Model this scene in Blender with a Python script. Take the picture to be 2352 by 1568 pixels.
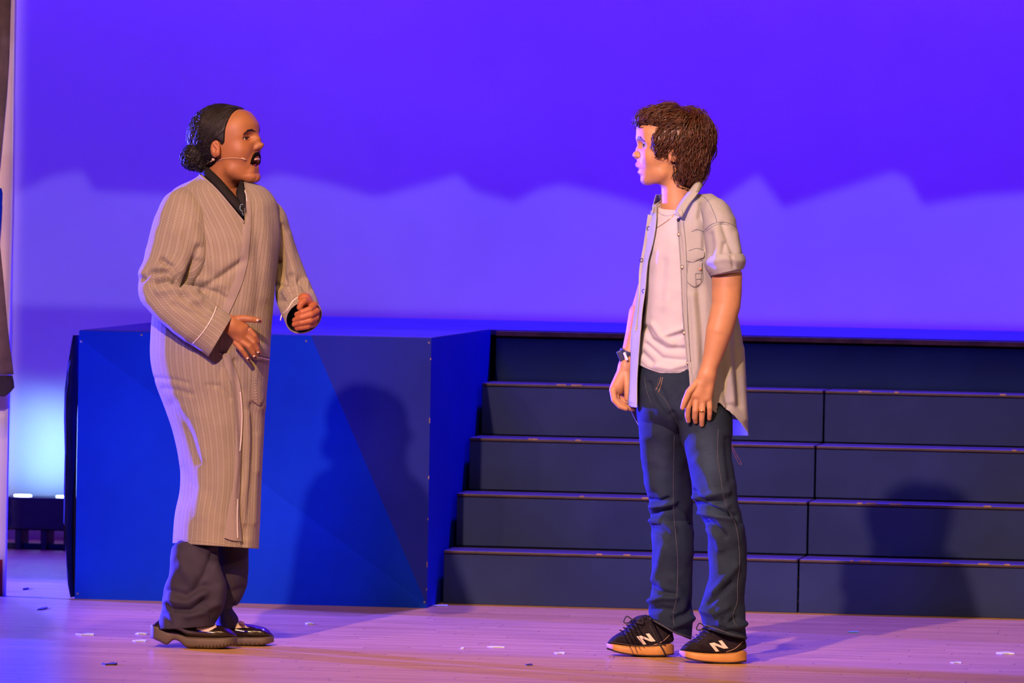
import bpy, bmesh, math, random
import numpy as np
from mathutils import Vector, Matrix
from mathutils.bvhtree import BVHTree
for o in list(bpy.data.objects): bpy.data.objects.remove(o)
scn = bpy.context.scene; COL = scn.collection
PI = math.pi
# ------------------------------------------------------------------ camera
FPX, HOR, ROLL, YAW, CAMH, DIST = 17500., 340., .018, math.radians(8.1), 1.57, 25.5
PITCH = math.atan((784-HOR)/FPX)
cw = np.array([0, math.cos(PITCH), -math.sin(PITCH)]); _u = np.array([0, math.sin(PITCH), math.cos(PITCH)]); _r = np.array([1., 0, 0])
cr = math.cos(ROLL)*_r+math.sin(ROLL)*_u; cu = -math.sin(ROLL)*_r+math.cos(ROLL)*_u
CX, CY = DIST*math.sin(YAW), -DIST*math.cos(YAW)
def v2w(v):
    return (CX+v[0]*math.cos(YAW)-v[1]*math.sin(YAW), CY+v[0]*math.sin(YAW)+v[1]*math.cos(YAW), v[2])
def ray(px, py): return cw+(px-1176)/FPX*cr-(py-784)/FPX*cu
cam = bpy.data.cameras.new('camera'); camo = bpy.data.objects.new('camera', cam); COL.objects.link(camo)
R = Matrix(((cr[0], cu[0], -cw[0]), (cr[1], cu[1], -cw[1]), (cr[2], cu[2], -cw[2])))
camo.matrix_world = Matrix.Translation((CX, CY, CAMH)) @ (Matrix.Rotation(YAW, 3, 'Z') @ R).to_4x4()
cam.sensor_width = 36; cam.lens = FPX/2352*36; cam.clip_end = 200; cam.clip_start = .5
cam.dof.use_dof = True; cam.dof.focus_distance = 23.7; cam.dof.aperture_fstop = 9
scn.camera = camo
vs = scn.view_settings; vs.view_transform = 'Standard'; vs.look = 'None'; vs.gamma = 1; vs.exposure = 0; vs.use_curve_mapping = False
# ------------------------------------------------------------------ world + stage lamps
wd = bpy.data.worlds.new('house'); scn.world = wd; wd.use_nodes = True
wd.node_tree.nodes['Background'].inputs[0].default_value = (.30, .22, .5, 1)
wd.node_tree.nodes['Background'].inputs[1].default_value = .02

def lamp(name, kind, loc, aim, power, color, **k):
    l = bpy.data.lights.new(name, kind); l.energy = power; l.color = color
    for a, b in k.items():
        if hasattr(l, a): setattr(l, a, b)
    o = bpy.data.objects.new(name, l); COL.objects.link(o); o.location = loc
    o.rotation_euler = (Vector(aim)-Vector(loc)).to_track_quat('-Z', 'Y').to_euler()
    return o

class NT:
    def __init__(s, tree): s.t = tree; s.n = tree.nodes; s.l = tree.links
    def new(s, ty, **k):
        n = s.n.new(ty)
        for a, b in k.items(): setattr(n, a, b)
        return n
    def put(s, sock, v):
        if v is None: return
        if hasattr(v, 'is_output') or isinstance(v, bpy.types.NodeSocket): s.l.new(v, sock)
        else: sock.default_value = v
    def math(s, op, a, b=None, c=None, clamp=False):
        n = s.new('ShaderNodeMath', operation=op); n.use_clamp = clamp
        for i, v in enumerate((a, b, c)): s.put(n.inputs[i], v)
        return n.outputs[0]
    def mix(s, f, a, b):
        n = s.new('ShaderNodeMix', data_type='RGBA'); s.put(n.inputs[0], f); s.put(n.inputs[6], a); s.put(n.inputs[7], b)
        return n.outputs[2]
    def smooth(s, v, a, b):
        n = s.new('ShaderNodeMapRange', interpolation_type='SMOOTHSTEP'); s.put(n.inputs[0], v)
        n.inputs[1].default_value = a; n.inputs[2].default_value = b
        return n.outputs[0]
    def sep(s, v):
        n = s.new('ShaderNodeSeparateXYZ'); s.l.new(v, n.inputs[0]); return n.outputs
    def comb(s, x, y, z):
        n = s.new('ShaderNodeCombineXYZ'); s.put(n.inputs[0], x); s.put(n.inputs[1], y); s.put(n.inputs[2], z); return n.outputs[0]
    def noise(s, v, scale, detail=4, rough=.55, dist=0):
        n = s.new('ShaderNodeTexNoise'); 
        if v is not None: s.l.new(v, n.inputs['Vector'])
        n.inputs['Scale'].default_value = scale; n.inputs['Detail'].default_value = detail; n.inputs['Roughness'].default_value = rough
        n.inputs['Distortion'].default_value = dist
        return n.outputs['Fac']
    def curve(s, v, pts):
        n = s.new('ShaderNodeFloatCurve'); c = n.mapping.curves[0]
        while len(c.points) > 2: c.points.remove(c.points[1])
        c.points[0].location = pts[0]; c.points[1].location = pts[-1]
        for p in pts[1:-1]: c.points.new(*p)
        for p in c.points: p.handle_type = 'VECTOR'
        n.mapping.update(); s.put(n.inputs['Value'], v); n.inputs['Factor'].default_value = 1
        return n.outputs[0]

def uvof(o, p):
    bpy.context.view_layer.update(); q = o.matrix_world.inverted() @ Vector(p); return (q.x/-q.z, q.y/-q.z)
def shutter(o, cuts=(), soft=.004, top=None):
    """framing shutters / gobo of a theatre profile spot: cuts the beam by its direction. cut = (point, point, kept point)"""
    l = o.data; l.use_nodes = True; n = NT(l.node_tree)
    em = [x for x in n.n if x.type == 'EMISSION'][0]
    tc = n.new('ShaderNodeTexCoord'); x, y, z = n.sep(tc.outputs['Normal'])
    z = n.math('ABSOLUTE', z); u = n.math('DIVIDE', x, z); v = n.math('DIVIDE', y, z)
    m = 1.
    for p, q, k in cuts:
        p, q, k = [uvof(o, w) for w in (p, q, k)]
        nx, ny = -(q[1]-p[1]), q[0]-p[0]; L = math.hypot(nx, ny); nx /= L; ny /= L
        if nx*(k[0]-p[0])+ny*(k[1]-p[1]) < 0: nx, ny = -nx, -ny
        d = n.math('ADD', n.math('MULTIPLY', u, nx), n.math('MULTIPLY_ADD', v, ny, -(nx*p[0]+ny*p[1])))
        m = n.math('MULTIPLY', m, n.smooth(d, -soft, soft))
    if top:
        lo, hi, pts = top   # gobo outline: v limit as a curve of u
        uu = n.math('DIVIDE', n.math('SUBTRACT', u, lo), hi-lo)
        lim = n.curve(uu, pts)
        lim = n.math('MULTIPLY_ADD', lim, TOPS, TOPO)
        m = n.math('MULTIPLY', m, n.smooth(n.math('SUBTRACT', lim, v), -soft, soft))
    n.put(em.inputs['Strength'], m)

VIO = (.085, .004, 1.0)
# cyclorama battens: one hung above, one on the floor behind the platforms
a = lamp('cyc_batten', 'AREA', (.6, 2.7, 4.6), (.5, 4.3, 1.5), 400, VIO, shape='RECTANGLE', size=9, size_y=.4)
a = lamp('cyc_ground_batten', 'AREA', (2.0, 3.5, .15), (2.0, 4.1, 1.2), 36, (.13, .012, 1), shape='RECTANGLE', size=6, size_y=.15)
# projector: lavender hills thrown low on the cyclorama
PX, PZ, PY = 2.9, 4.5, -18.0; CYC = 4.1
pj = lamp('projector', 'SPOT', (PX, PY, PZ), (PX, CYC, PZ), 3000, (.5, .42, 1), spot_size=math.radians(40), spot_blend=0, shadow_soft_size=.02)
def cyc_xz(px, py):
    d = ray(px, py); A = np.array(v2w((0, 0, CAMH))); B = np.array(v2w(d+np.array([0, 0, CAMH]))); k = (CYC-A[1])/(B[1]-A[1])
    return A+(B-A)*k
hills = [(-100, 430), (20, 452), (120, 405), (190, 393), (215, 440), (330, 445), (470, 450), (560, 425), (640, 400), (760, 425), (860, 455), (960, 430), (1050, 402), (1090, 440),
         (1180, 466), (1240, 435), (1290, 425), (1400, 450), (1500, 480), (1640, 470), (1740, 400), (1800, 478), (1900, 445), (2050, 396), (2085, 410), (2120, 472), (2250, 450), (2450, 440)]
hp = [((cyc_xz(*p)[0]-PX)/(CYC-PY), (cyc_xz(*p)[2]-PZ)/(CYC-PY)) for p in hills]
lo, hi = hp[0][0], hp[-1][0]; TOPO, TOPS = -.18, .08
gp = [((p[0]-lo)/(hi-lo), (p[1]-TOPO)/TOPS) for p in hp]
zb = cyc_xz(300, 706)[2]
shutter(pj, [((-3, CYC, zb), (3, CYC, zb), (0, CYC, 2))], top=(lo, hi, gp), soft=.0011)
# front-of-house warm profiles, shuttered off the cyclorama and off stage right
WARM = (1, .56, .27)
LCUT = ((-1.463, -.128, 0), (-.798, -3.523, 0), (1, -1, 0))
def key(loc, P, blend=.4, soft=.08, size=50):
    o = lamp('key_profile', 'SPOT', loc, (.2, -1.8, .9), P, WARM, spot_size=math.radians(size), spot_blend=blend, shadow_soft_size=soft)
    shutter(o, [((-3, -1.5, 2.05), (3, -1.5, 2.05), (0, -1.8, 1)), LCUT], soft=.0012)
key((-1.2, -13, 6.4), 8600, soft=.10, size=21, blend=1.)
key((-4.2, -12, 6.6), 1200, soft=.12)
key((7.5, -12, 6.0), 1400, soft=.15)
FCUT = ((-.6, -1.80, 0), (1.9, -2.15, 0), (0, 0, 0))
fb = lamp('front_blue_wash', 'SPOT', (-2.5, -13.5, 5.5), (0, -.8, .8), 2700, (.02, .010, 1), spot_size=math.radians(50), spot_blend=.4, shadow_soft_size=.8)
shutter(fb, [FCUT, ((-3, -1.5, 2.05), (3, -1.5, 2.05), (0, -1.8, 1))], soft=.003)
wt_ = lamp('warm_floor_fill', 'SPOT', (.6, -5.2, 6.4), (.3, -1.7, 0), 700, (1, .55, .26), spot_size=math.radians(75), spot_blend=.5, shadow_soft_size=.12)  # added overhead lamp, lifts the warm tone of the floor
shutter(wt_, [LCUT, ((-3, .9, 0), (3, .9, 0), (0, -1, 0))], soft=.003)
# blue side light from upstage right, violet top wash cut short of the stage lip
b1 = lamp('side_profile', 'SPOT', (-6.0, 1.6, 1.0), (.6, -1.9, .9), 24000, (.045, .035, 1), spot_size=math.radians(60), spot_blend=.3, shadow_soft_size=.05)
b2 = lamp('top_wash', 'SPOT', (.4, 3.2, 5.6), (.2, -.8, 0), 3800, (.07, .045, 1), spot_size=math.radians(95), spot_blend=.3, shadow_soft_size=.08)
shutter(b2, [FCUT, LCUT, ((-3, CYC, 2.), (3, CYC, 2.), (0, -.5, 0))], soft=.004)
b3 = lamp('wing_wash', 'SPOT', (-2.6, 2.8, 5.0), (-2.2, -.3, 0), 4800, (.03, .03, 1), spot_size=math.radians(80), spot_blend=.5, shadow_soft_size=.1)
shutter(b3, [(LCUT[0], LCUT[1], (-3, -1, 0))], soft=.004)
def edge_x(px, py, Y):
    d = ray(px, py); A = np.array(v2w((0, 0, CAMH))); B_ = np.array(v2w(d+np.array([0, 0, CAMH]))); return (A+(B_-A)*((Y-A[1])/(B_[1]-A[1])))[0]
ex0, ex1 = edge_x(26, 100, .4), edge_x(11, 900, .4)
wk = lamp('wing_edge_fill', 'SPOT', (2.45, -20, 4.6), (-2.0, .4, 1.2), 15000, (1, .62, .34), spot_size=math.radians(9), spot_blend=.3, shadow_soft_size=.05)  # added warm lamp on the camera's bearing, only to light the cream flat
shutter(wk, [((ex0, .4, 1.93), (ex1, .4, .85), (-4, .4, 1.3)), ((-4, .4, .12), (-1, .4, .12), (-2, .4, 2))], soft=.0015)

# ------------------------------------------------------------------ object helpers
def tag(o, label=None, cat=None, group=None, kind=None):
    for k, v in (('label', label), ('category', cat), ('group', group), ('kind', kind)):
        if v: o[k] = v
    return o
def empty(name, loc=(0, 0, 0), rz=0, parent=None):
    o = bpy.data.objects.new(name, None); COL.objects.link(o); o.location = loc; o.rotation_euler = (0, 0, rz); o.empty_display_size = .1
    if parent: o.parent = parent
    return o
def mk(name, verts, faces, mat, parent=None, smooth=False, uv=None, mats=None, midx=None):
    me = bpy.data.meshes.new(name); me.from_pydata([tuple(map(float, v)) for v in verts], [], [tuple(int(i) for i in f) for f in faces])
    if mats:
        for m in mats: me.materials.append(m)
        for p, i in zip(me.polygons, midx): p.material_index = i
    elif mat: me.materials.append(mat)
    if smooth: me.polygons.foreach_set('use_smooth', [True]*len(me.polygons))
    if uv is not None:
        l = me.uv_layers.new(name='UVMap'); idx = np.zeros(len(me.loops), int); me.loops.foreach_get('vertex_index', idx)
        l.data.foreach_set('uv', np.asarray(uv, np.float32)[idx].ravel())
    me.update()
    o = bpy.data.objects.new(name, me); COL.objects.link(o)
    if parent: o.parent = parent
    return o
def bev(o, w, seg=2):
    m = o.modifiers.new('bevel', 'BEVEL'); m.width = w; m.segments = seg; m.limit_method = 'ANGLE'; return o
def boxv(x0, y0, z0, x1, y1, z1):
    v = [(x, y, z) for z in (z0, z1) for y in (y0, y1) for x in (x0, x1)]
    f = [(0, 2, 3, 1), (4, 5, 7, 6), (0, 1, 5, 4), (2, 6, 7, 3), (0, 4, 6, 2), (1, 3, 7, 5)]
    return v, f
def box(name, c, mat, parent=None, b=.002):
    v, f = boxv(*c); o = mk(name, v, f, mat, parent)
    return bev(o, b) if b else o
def tubev(pts, r, seg=6, caps=True):
    P = np.asarray(pts, float); n = len(P); r = np.broadcast_to(np.asarray(r, float), (n,))
    T = np.gradient(P, axis=0); T /= np.linalg.norm(T, axis=1)[:, None]+1e-12
    up = np.array([0, 0, 1.]) if abs(T[0, 2]) < .9 else np.array([1., 0, 0])
    V = []; N = np.cross(T[0], up); N /= np.linalg.norm(N)
    for i in range(n):
        N = N-T[i]*N.dot(T[i]); N /= np.linalg.norm(N)+1e-12; B = np.cross(T[i], N)
        for k in range(seg):
            a = 2*PI*k/seg; V.append(P[i]+r[i]*(N*math.cos(a)+B*math.sin(a)))
    F = [(i*seg+k, i*seg+(k+1) % seg, (i+1)*seg+(k+1) % seg, (i+1)*seg+k) for i in range(n-1) for k in range(seg)]
    if caps: F += [tuple(range(seg-1, -1, -1)), tuple((n-1)*seg+k for k in range(seg))]
    return V, F
def join(parts):
    V, F = [], []
    for v, f in parts:
        o = len(V); V += list(v); F += [tuple(i+o for i in q) for q in f]
    return V, F

# ------------------------------------------------------------------ materials
def mat(name, col, rough=.6, metal=0, coat=0, spec=.5, var=.0, vscale=30, bump=0, bscale=200, sheen=0, sss=0, coord='Object', fn=None, coatr=.1):
    m = bpy.data.materials.new(name); m.use_nodes = True; n = NT(m.node_tree); p = n.n['Principled BSDF']
    c = tuple(col)+(1,)
    p.inputs['Base Color'].default_value = c; p.inputs['Roughness'].default_value = rough; p.inputs['Metallic'].default_value = metal
    p.inputs['Coat Weight'].default_value = coat; p.inputs['Coat Roughness'].default_value = coatr; p.inputs['Specular IOR Level'].default_value = spec
    p.inputs['Sheen Weight'].default_value = sheen
    if sss: p.inputs['Subsurface Weight'].default_value = sss; p.inputs['Subsurface Radius'].default_value = (.012, .005, .003); p.inputs['Subsurface Scale'].default_value = 1
    tc = n.new('ShaderNodeTexCoord'); v = tc.outputs[coord]
    if fn: fn(n, p, v)
    else:
        if var:
            f = n.noise(v, vscale, 5)
            n.put(p.inputs['Base Color'], n.mix(n.smooth(f, .3, .7), tuple(x*(1-var) for x in col)+(1,), tuple(min(1, x*(1+var)) for x in col)+(1,)))
        if bump:
            b = n.new('ShaderNodeBump'); b.inputs['Strength'].default_value = bump; b.inputs['Distance'].default_value = .002
            n.put(b.inputs['Height'], n.noise(v, bscale, 4)); n.put(p.inputs['Normal'], b.outputs[0])
    return m
def floorfn(n, p, v):
    x, y, z = n.sep(v)
    br = n.new('ShaderNodeTexBrick'); br.offset = 0; br.squash = 1
    wn = n.new('ShaderNodeTexWhiteNoise', noise_dimensions='1D'); n.put(wn.inputs['W'], n.math('FLOOR', n.math('DIVIDE', y, .057)))
    n.put(br.inputs['Vector'], n.comb(n.math('ADD', x, n.math('MULTIPLY', wn.outputs['Value'], 7.3)), y, z))
    br.inputs['Scale'].default_value = 1; br.inputs['Brick Width'].default_value = .95; br.inputs['Row Height'].default_value = .057
    br.inputs['Mortar Size'].default_value = .0012; br.inputs['Mortar Smooth'].default_value = .3; br.inputs['Bias'].default_value = 0
    br.inputs['Color1'].default_value = (.56, .32, .115, 1); br.inputs['Color2'].default_value = (.68, .41, .16, 1); br.inputs['Mortar'].default_value = (.09, .04, .015, 1)
    g = n.noise(n.comb(n.math('MULTIPLY', x, 3), n.math('MULTIPLY', y, 90), 0), 1.5, 6, .6)
    c = n.mix(n.smooth(g, .3, .75), (.80, .76, .72, 1), (1.12, 1.1, 1.06, 1))
    mm = n.new('ShaderNodeMix', data_type='RGBA', blend_type='MULTIPLY'); mm.inputs[0].default_value = 1
    n.put(mm.inputs[6], br.outputs[0]); n.put(mm.inputs[7], c)
    sc = n.noise(n.comb(n.math('MULTIPLY', x, 5), n.math('MULTIPLY', y, 14), 3), 4, 8, .7)
    c2 = n.mix(n.smooth(sc, .62, .75), mm.outputs[2], (.70, .56, .40, 1))
    n.put(p.inputs['Base Color'], c2)
    n.put(p.inputs['Roughness'], n.math('MULTIPLY_ADD', sc, .22, .21))
    b = n.new('ShaderNodeBump'); b.inputs['Strength'].default_value = .35; b.inputs['Distance'].default_value = .0015
    h = n.math('ADD', n.math('MULTIPLY', br.outputs[1], -1.), n.math('MULTIPLY', n.noise(n.comb(n.math('MULTIPLY', x, 1.5), n.math('MULTIPLY', y, 24), 0), 1, 3), 1.2))
    n.put(b.inputs['Height'], h); n.put(p.inputs['Normal'], b.outputs[0])
M = {}
M['floor'] = mat('oak_strip_floor', (.5, .3, .14), .35, spec=.22, fn=floorfn)
def cycfn(n, p, v):
    f = n.noise(v, .9, 5, .6); g = n.noise(v, 6, 4)
    c = n.mix(n.smooth(f, .3, .7), (.70, .70, .74, 1), (.82, .82, .84, 1)); n.put(p.inputs['Base Color'], c)
    b = n.new('ShaderNodeBump'); b.inputs['Strength'].default_value = .25; b.inputs['Distance'].default_value = .02
    n.put(b.inputs['Height'], n.math('ADD', f, n.math('MULTIPLY', g, .12))); n.put(p.inputs['Normal'], b.outputs[0])
M['cyc'] = mat('cyclorama_muslin', (.8, .8, .8), .95, spec=.1, fn=cycfn)
M['blackwall'] = mat('black_masking', (.012, .011, .014), .95, spec=.1, var=.3, vscale=3)
def bluepaint(nm, c): return mat(nm, c, .7, spec=.06, var=.10, vscale=2.2, bump=.25, bscale=60)
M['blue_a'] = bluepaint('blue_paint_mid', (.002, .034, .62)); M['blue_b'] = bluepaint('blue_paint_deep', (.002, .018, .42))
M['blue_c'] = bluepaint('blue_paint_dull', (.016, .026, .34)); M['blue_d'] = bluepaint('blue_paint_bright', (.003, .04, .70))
M['boxtop'] = mat('deck_top_violet', (.035, .03, .16), .6, spec=.25, var=.2, vscale=3)
M['slate'] = mat('slate_paint', (.019, .033, .15), .65, spec=.12, var=.14, vscale=2.5, bump=.3, bscale=50)
M['tread'] = mat('worn_tread', (.030, .014, .024), .5, var=.35, vscale=9)
M['navy'] = mat('navy_skirt_cloth', (.006, .02, .13), .8, spec=.2, var=.15, vscale=3)
M['brown_edge'] = mat('bare_ply_edge', (.14, .07, .045), .7, var=.4, vscale=14)
M['wear'] = mat('chipped_wood', (.30, .19, .15), .8, var=.3, vscale=60)
M['screw'] = mat('screw_head', (.45, .43, .48), .4, metal=.7)
M['black_cloth'] = mat('black_cloth', (.006, .006, .010), .9, spec=.15, var=.3, vscale=12)
M['fixture'] = mat('fixture_black', (.012, .012, .018), .5, var=.2, vscale=20)
M['cream'] = mat('cream_flat_paint', (.74, .60, .38), .6, var=.06, vscale=4)
M['brown_cloth'] = mat('brown_sheer_cloth', (.10, .065, .06), .9, var=.25, vscale=14, bump=.4, bscale=90)
M['hem_cloth'] = mat('dark_hem_cloth', (.025, .018, .022), .9, var=.2, vscale=30)
M['white_panel'] = mat('off_white_panel', (.72, .66, .64), .6, var=.05, vscale=5)
M['red_cloth'] = mat('red_velour', (.30, .01, .02), .9, var=.2, vscale=20, sheen=.3)
M['tape'] = mat('pale_tape', (.62, .72, .72), .6, var=.1)
M['tape_teal'] = mat('teal_tape', (.15, .55, .45), .6, var=.1)
M['scrap'] = mat('dark_scrap', (.03, .02, .03), .8, var=.2)
def lens_mat(name, col, s):
    m = bpy.data.materials.new(name); m.use_nodes = True; p = m.node_tree.nodes['Principled BSDF']
    p.inputs['Emission Color'].default_value = col+(1,); p.inputs['Emission Strength'].default_value = s; p.inputs['Base Color'].default_value = (.1, .1, .1, 1)
    return m
M['led'] = lens_mat('led_lens_lit', (.35, .45, 1), 30)

# ------------------------------------------------------------------ setting
v, f = boxv(-6, -7, -.12, 8, CYC+.4, 0); tag(mk('floor', v, f, M['floor']), 'glossy strip wood stage floor running left to right', kind='structure')
N1, N2 = 60, 24
V = []; F = []
for j in range(N2+1):
    for i in range(N1+1):
        x = -5+12*i/N1; z = 7*j/N2; V.append((x, CYC+.012*math.sin(x*2.3+z*.4)+.006*math.sin(x*6.1), z))
for j in range(N2):
    for i in range(N1):
        q = j*(N1+1)+i; F.append((q, q+1, q+N1+2, q+N1+1))
cy = mk('wall_back', V, F, M['cyc'], smooth=True); tag(cy, 'pale cyclorama cloth washed with violet light behind the stage', kind='structure')
sm = cy.modifiers.new('solid', 'SOLIDIFY'); sm.thickness = .01; sm.offset = 1

Z1 = .919
# stage-left: stepped units (rise .184, going .28); right: big blue box
ST0, RISE, GO = .65, .184, .28
seamx = []
def wx_on(px, py, Y):
    d = ray(px, py); A = np.array(v2w((0, 0, CAMH))); B = np.array(v2w(d+np.array([0, 0, CAMH]))); k = (Y-A[1])/(B[1]-A[1]); q = A+(B-A)*k
    return q
BXR = wx_on(994, 1100, .45)[0]
BXL = wx_on(168, 1100, .30)[0]
def front(name, poly, th, mat_, parent, y0=0, wear=None):
    pass
box_o = empty('platform_box', ((BXL+BXR)/2, .37, 0)); tag(box_o, 'big bright blue painted box with angular facets standing beside the steps', 'platform')
sk = 0.
box_o.rotation_euler = (0, 0, sk)
hw = (BXR-BXL)/2
DEP = 1.39
# facets of differing blue on the front: points in (x, z) on the panel
def fp(px, py):
    q = wx_on(px, py, .36); return ((q[0]-(BXL+BXR)/2)/math.cos(sk), q[2])
A_, B_, C_, D_ = (-hw, Z1), (hw, Z1), (hw, 0.), (-hw, 0.)
e1 = (fp(714, 780)[0], Z1); e2 = (hw, .012); m1 = fp(385, 930); m2 = fp(620, 1122); tl = (-hw, fp(172, 775)[1]); g1 = (fp(480, 1386)[0], 0)
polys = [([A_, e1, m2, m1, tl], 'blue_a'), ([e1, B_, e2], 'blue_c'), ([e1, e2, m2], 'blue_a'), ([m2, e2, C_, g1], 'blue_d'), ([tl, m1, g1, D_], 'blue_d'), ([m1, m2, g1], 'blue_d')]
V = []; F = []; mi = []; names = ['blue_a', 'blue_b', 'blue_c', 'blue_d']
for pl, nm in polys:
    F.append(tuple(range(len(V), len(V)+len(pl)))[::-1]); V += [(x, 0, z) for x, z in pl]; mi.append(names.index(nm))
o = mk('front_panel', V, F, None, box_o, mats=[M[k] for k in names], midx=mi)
s = o.modifiers.new('s', 'SOLIDIFY'); s.thickness = .018; s.offset = 0
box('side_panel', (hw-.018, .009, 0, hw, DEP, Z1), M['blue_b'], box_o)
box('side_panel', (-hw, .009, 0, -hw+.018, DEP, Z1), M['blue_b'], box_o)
box('top_panel', (-hw, .005, Z1-.001, hw, DEP, Z1+.002), M['boxtop'], box_o, b=.001)
for px, py in ((180, 784), (178, 1363), (1000, 787), (703, 783), (985, 1383), (325, 766)):
    x, z = fp(px, py); x = max(min(x, hw-.008), -hw+.008); z = min(z, Z1-.01)
    V = [(x+.004*math.cos(t*PI/4), -.010, z+.004*math.sin(t*PI/4)) for t in range(8)]+[(x, -.013, z)]
    mk('screw', V, [(i, (i+1) % 8, 8) for i in range(8)], M['screw'], box_o)
# worn chips down the right front corner
for z, h in ((.845, .012), (.63, .03), (.44, .018), (.30, .012), (.14, .03), (.06, .014)):
    box('paint_chip', (hw-.0022, -.0100, z, hw+.0008, -.007, z+h*.6), M['wear'], box_o, b=0)
# step units
XE = BXR+.012; XR = 4.6
lv = [(1833, 1350), (1855, 1210), (1872, 1080), (1892, 950)]
nm = ['lowest', 'second', 'third', 'topmost']
for i in range(4):
    Y0 = ST0+GO*i; sx = wx_on(lv[i][0], lv[i][1], Y0)[0]
    z0, z1 = 0, RISE*(i+1)
    for k, (xa, xb) in enumerate(((XE, sx-.0025), (sx+.0025, XR))):
        u = empty('step_unit', ((xa+xb)/2, Y0, 0)); c = (xa+xb)/2
        tag(u, f"{nm[i]} slate grey stage step, {'the length from the blue box to the joint' if k == 0 else 'the length running right from the joint'}", 'step', 'slate grey stage steps')
        yj = .004*(k)
        z0r = RISE*i+.002 if i else 0
        box('riser_panel', (xa-c, yj, z0r, xb-c, yj+.018, z1-.013), M['slate'], u, .003)
        box('tread_board', (xa-c, yj-.006, z1-.012, xb-c, GO-.012, z1), M['tread'], u, .004)
        if k == 0: box('end_panel', (xa-c, yj+.018, z0r, xa-c+.012, GO-.012, z1-.013), M['slate'], u, .001)
        rnd = random.Random(i*7+k)
        for _ in range(3 if k == 0 else 5):
            x = rnd.uniform(xa+.1, min(xb, 1.9)-.1)-c; L = rnd.uniform(.01, .045)
            box('paint_chip', (x, yj-.0068, z1-.0035, x+L, yj+.001, z1+.0018), M['wear'], u, 0)
Y4 = ST0+GO*4
pf = empty('stage_platform', (XE+2.2, Y4, 0)); tag(pf, 'long platform above the steps with navy cloth front and brown edge', 'platform')
xa, xb = BXL+.02-(XE+2.2), XR-(XE+2.2); XS = BXR+.02-(XE+2.2)
box('deck', (xa, 0, Z1-.018, xb, 1.5, Z1), M['boxtop'], pf, .002)
box('front_trim', (XS, -.012, Z1-.022, xb, .002, Z1-.004), M['brown_edge'], pf, .003)
V = []; F = []; n = 160
for j in range(7):
    for i in range(n+1):
        x = XS+(xb-XS)*i/n; z = RISE*4-.01+(Z1-.02-RISE*4)*j/6
        V.append((x, -.001-.006*abs(math.sin(x*9+math.sin(x*3)*2))*(1-j/6)-.002*math.sin(x*31+j*.6), z))
for j in range(6):
    for i in range(n): q = j*(n+1)+i; F.append((q, q+1, q+n+2, q+n+1))
o = mk('cloth_skirt', V, F, M['navy'], pf, smooth=True); s = o.modifiers.new('s', 'SOLIDIFY'); s.thickness = .003
box('back_frame', (xa, 1.46, 0, xb, 1.5, Z1-.02), M['blackwall'], pf, .002)

# black drape hanging behind the left edge of the box
V = []; F = []
dl = [(770, 167), (800, 160), (850, 151), (900, 147), (960, 148), (1040, 151), (1120, 150), (1200, 149), (1290, 154), (1340, 158), (1376, 164)]
for j, (py, pxl) in enumerate(dl):
    a = wx_on(pxl, py, .42); b = wx_on(169.5, py, .42)
    for i in range(7):
        t = i/6; V.append((a[0]+(b[0]-a[0])*t, .42+.02*math.sin(t*7+j*.5)+.05*t, max(.002, a[2]+(b[2]-a[2])*t)))
for j in range(len(dl)-1):
    for i in range(6): q = j*7+i; F.append((q, q+1, q+8, q+7))
o = mk('black_drape', V, F, M['black_cloth'], smooth=True); s = o.modifiers.new('s', 'SOLIDIFY'); s.thickness = .006
tag(o, 'narrow black cloth hanging off the left edge of the blue box', 'drape')

# floor wash light fixture at back left
q = wx_on(82, 1262, 3.4); FX = q[0]
fx = empty('floor_light', (FX, 3.4, 0)); tag(fx, 'black floor wash light glowing at the foot of the cyclorama', 'stage light')
box('housing', (-.125, -.06, .075, .16, .12, .20), M['fixture'], fx, .008)
box('end_cap', (-.20, -.04, .075, -.125, .10, .165), M['fixture'], fx, .008)
for x in (-.06, .04, .13): box('foot', (x-.012, -.05, 0, x+.012, .10, .075), M['fixture'], fx, .003)
box('base_rail', (-.22, .0, 0, .20, .03, .022), M['fixture'], fx, .003)
for x in (-.06, .105):
    V = [(x+.034*math.cos(t*PI/8), .03+.034*math.sin(t*PI/8), z) for z in (.195, .206) for t in range(16)]
    F = [(t, (t+1) % 16, 16+(t+1) % 16, 16+t) for t in range(16)]+[tuple(range(16, 32))]
    mk('lens', V, F, M['led'], fx)
for k, x in enumerate((FX-.06, FX+.105)):
    o = lamp('floor_light_beam', 'SPOT', (x, 3.44, .225), (x-.12+.03*k, 4.1, .36), 22, (.30, .62, 1), spot_size=math.radians(46), spot_blend=1, shadow_soft_size=.03)

# left wing: cream flat edge, brown cloth, white and red below
q0 = wx_on(3, 1392, 0.4)
fl = empty('wing_flat', (q0[0], .4, 0)); tag(fl, 'tall cream painted flat edge standing at the far left of the stage', 'scenery flat')
def xl(px, py, Y=.4): q = wx_on(px, py, Y); return (q[0]-q0[0], q[2])
def slab(name, pts, y0, y1, m, parent, X=xl):
    P = [X(*p) for p in pts]; n = len(P)
    V = [(x, y0, z) for x, z in P]+[(x, y1, z) for x, z in P]
    F = [tuple(range(n))[::-1], tuple(range(n, 2*n))]+[(i, (i+1) % n, n+(i+1) % n, n+i) for i in range(n)]
    return mk(name, V, F, m, parent)
slab('painted_edge', [(-60, -60), (28, -60), (27, 260), (22, 500), (18, 700), (12, 940), (-60, 940)], 0, .03, M['cream'], fl)
slab('side_batten', [(27, -60), (35, -60), (31, 200), (28, 500), (22, 740), (10, 1380), (4, 1392), (12, 940), (18, 700), (22, 500), (26, 260)], .004, .03, M['white_panel'], fl)
slab('lower_panel', [(-60, 900), (12, 900), (6, 1290), (-60, 1290)], .006, .034, M['white_panel'], fl)
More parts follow.
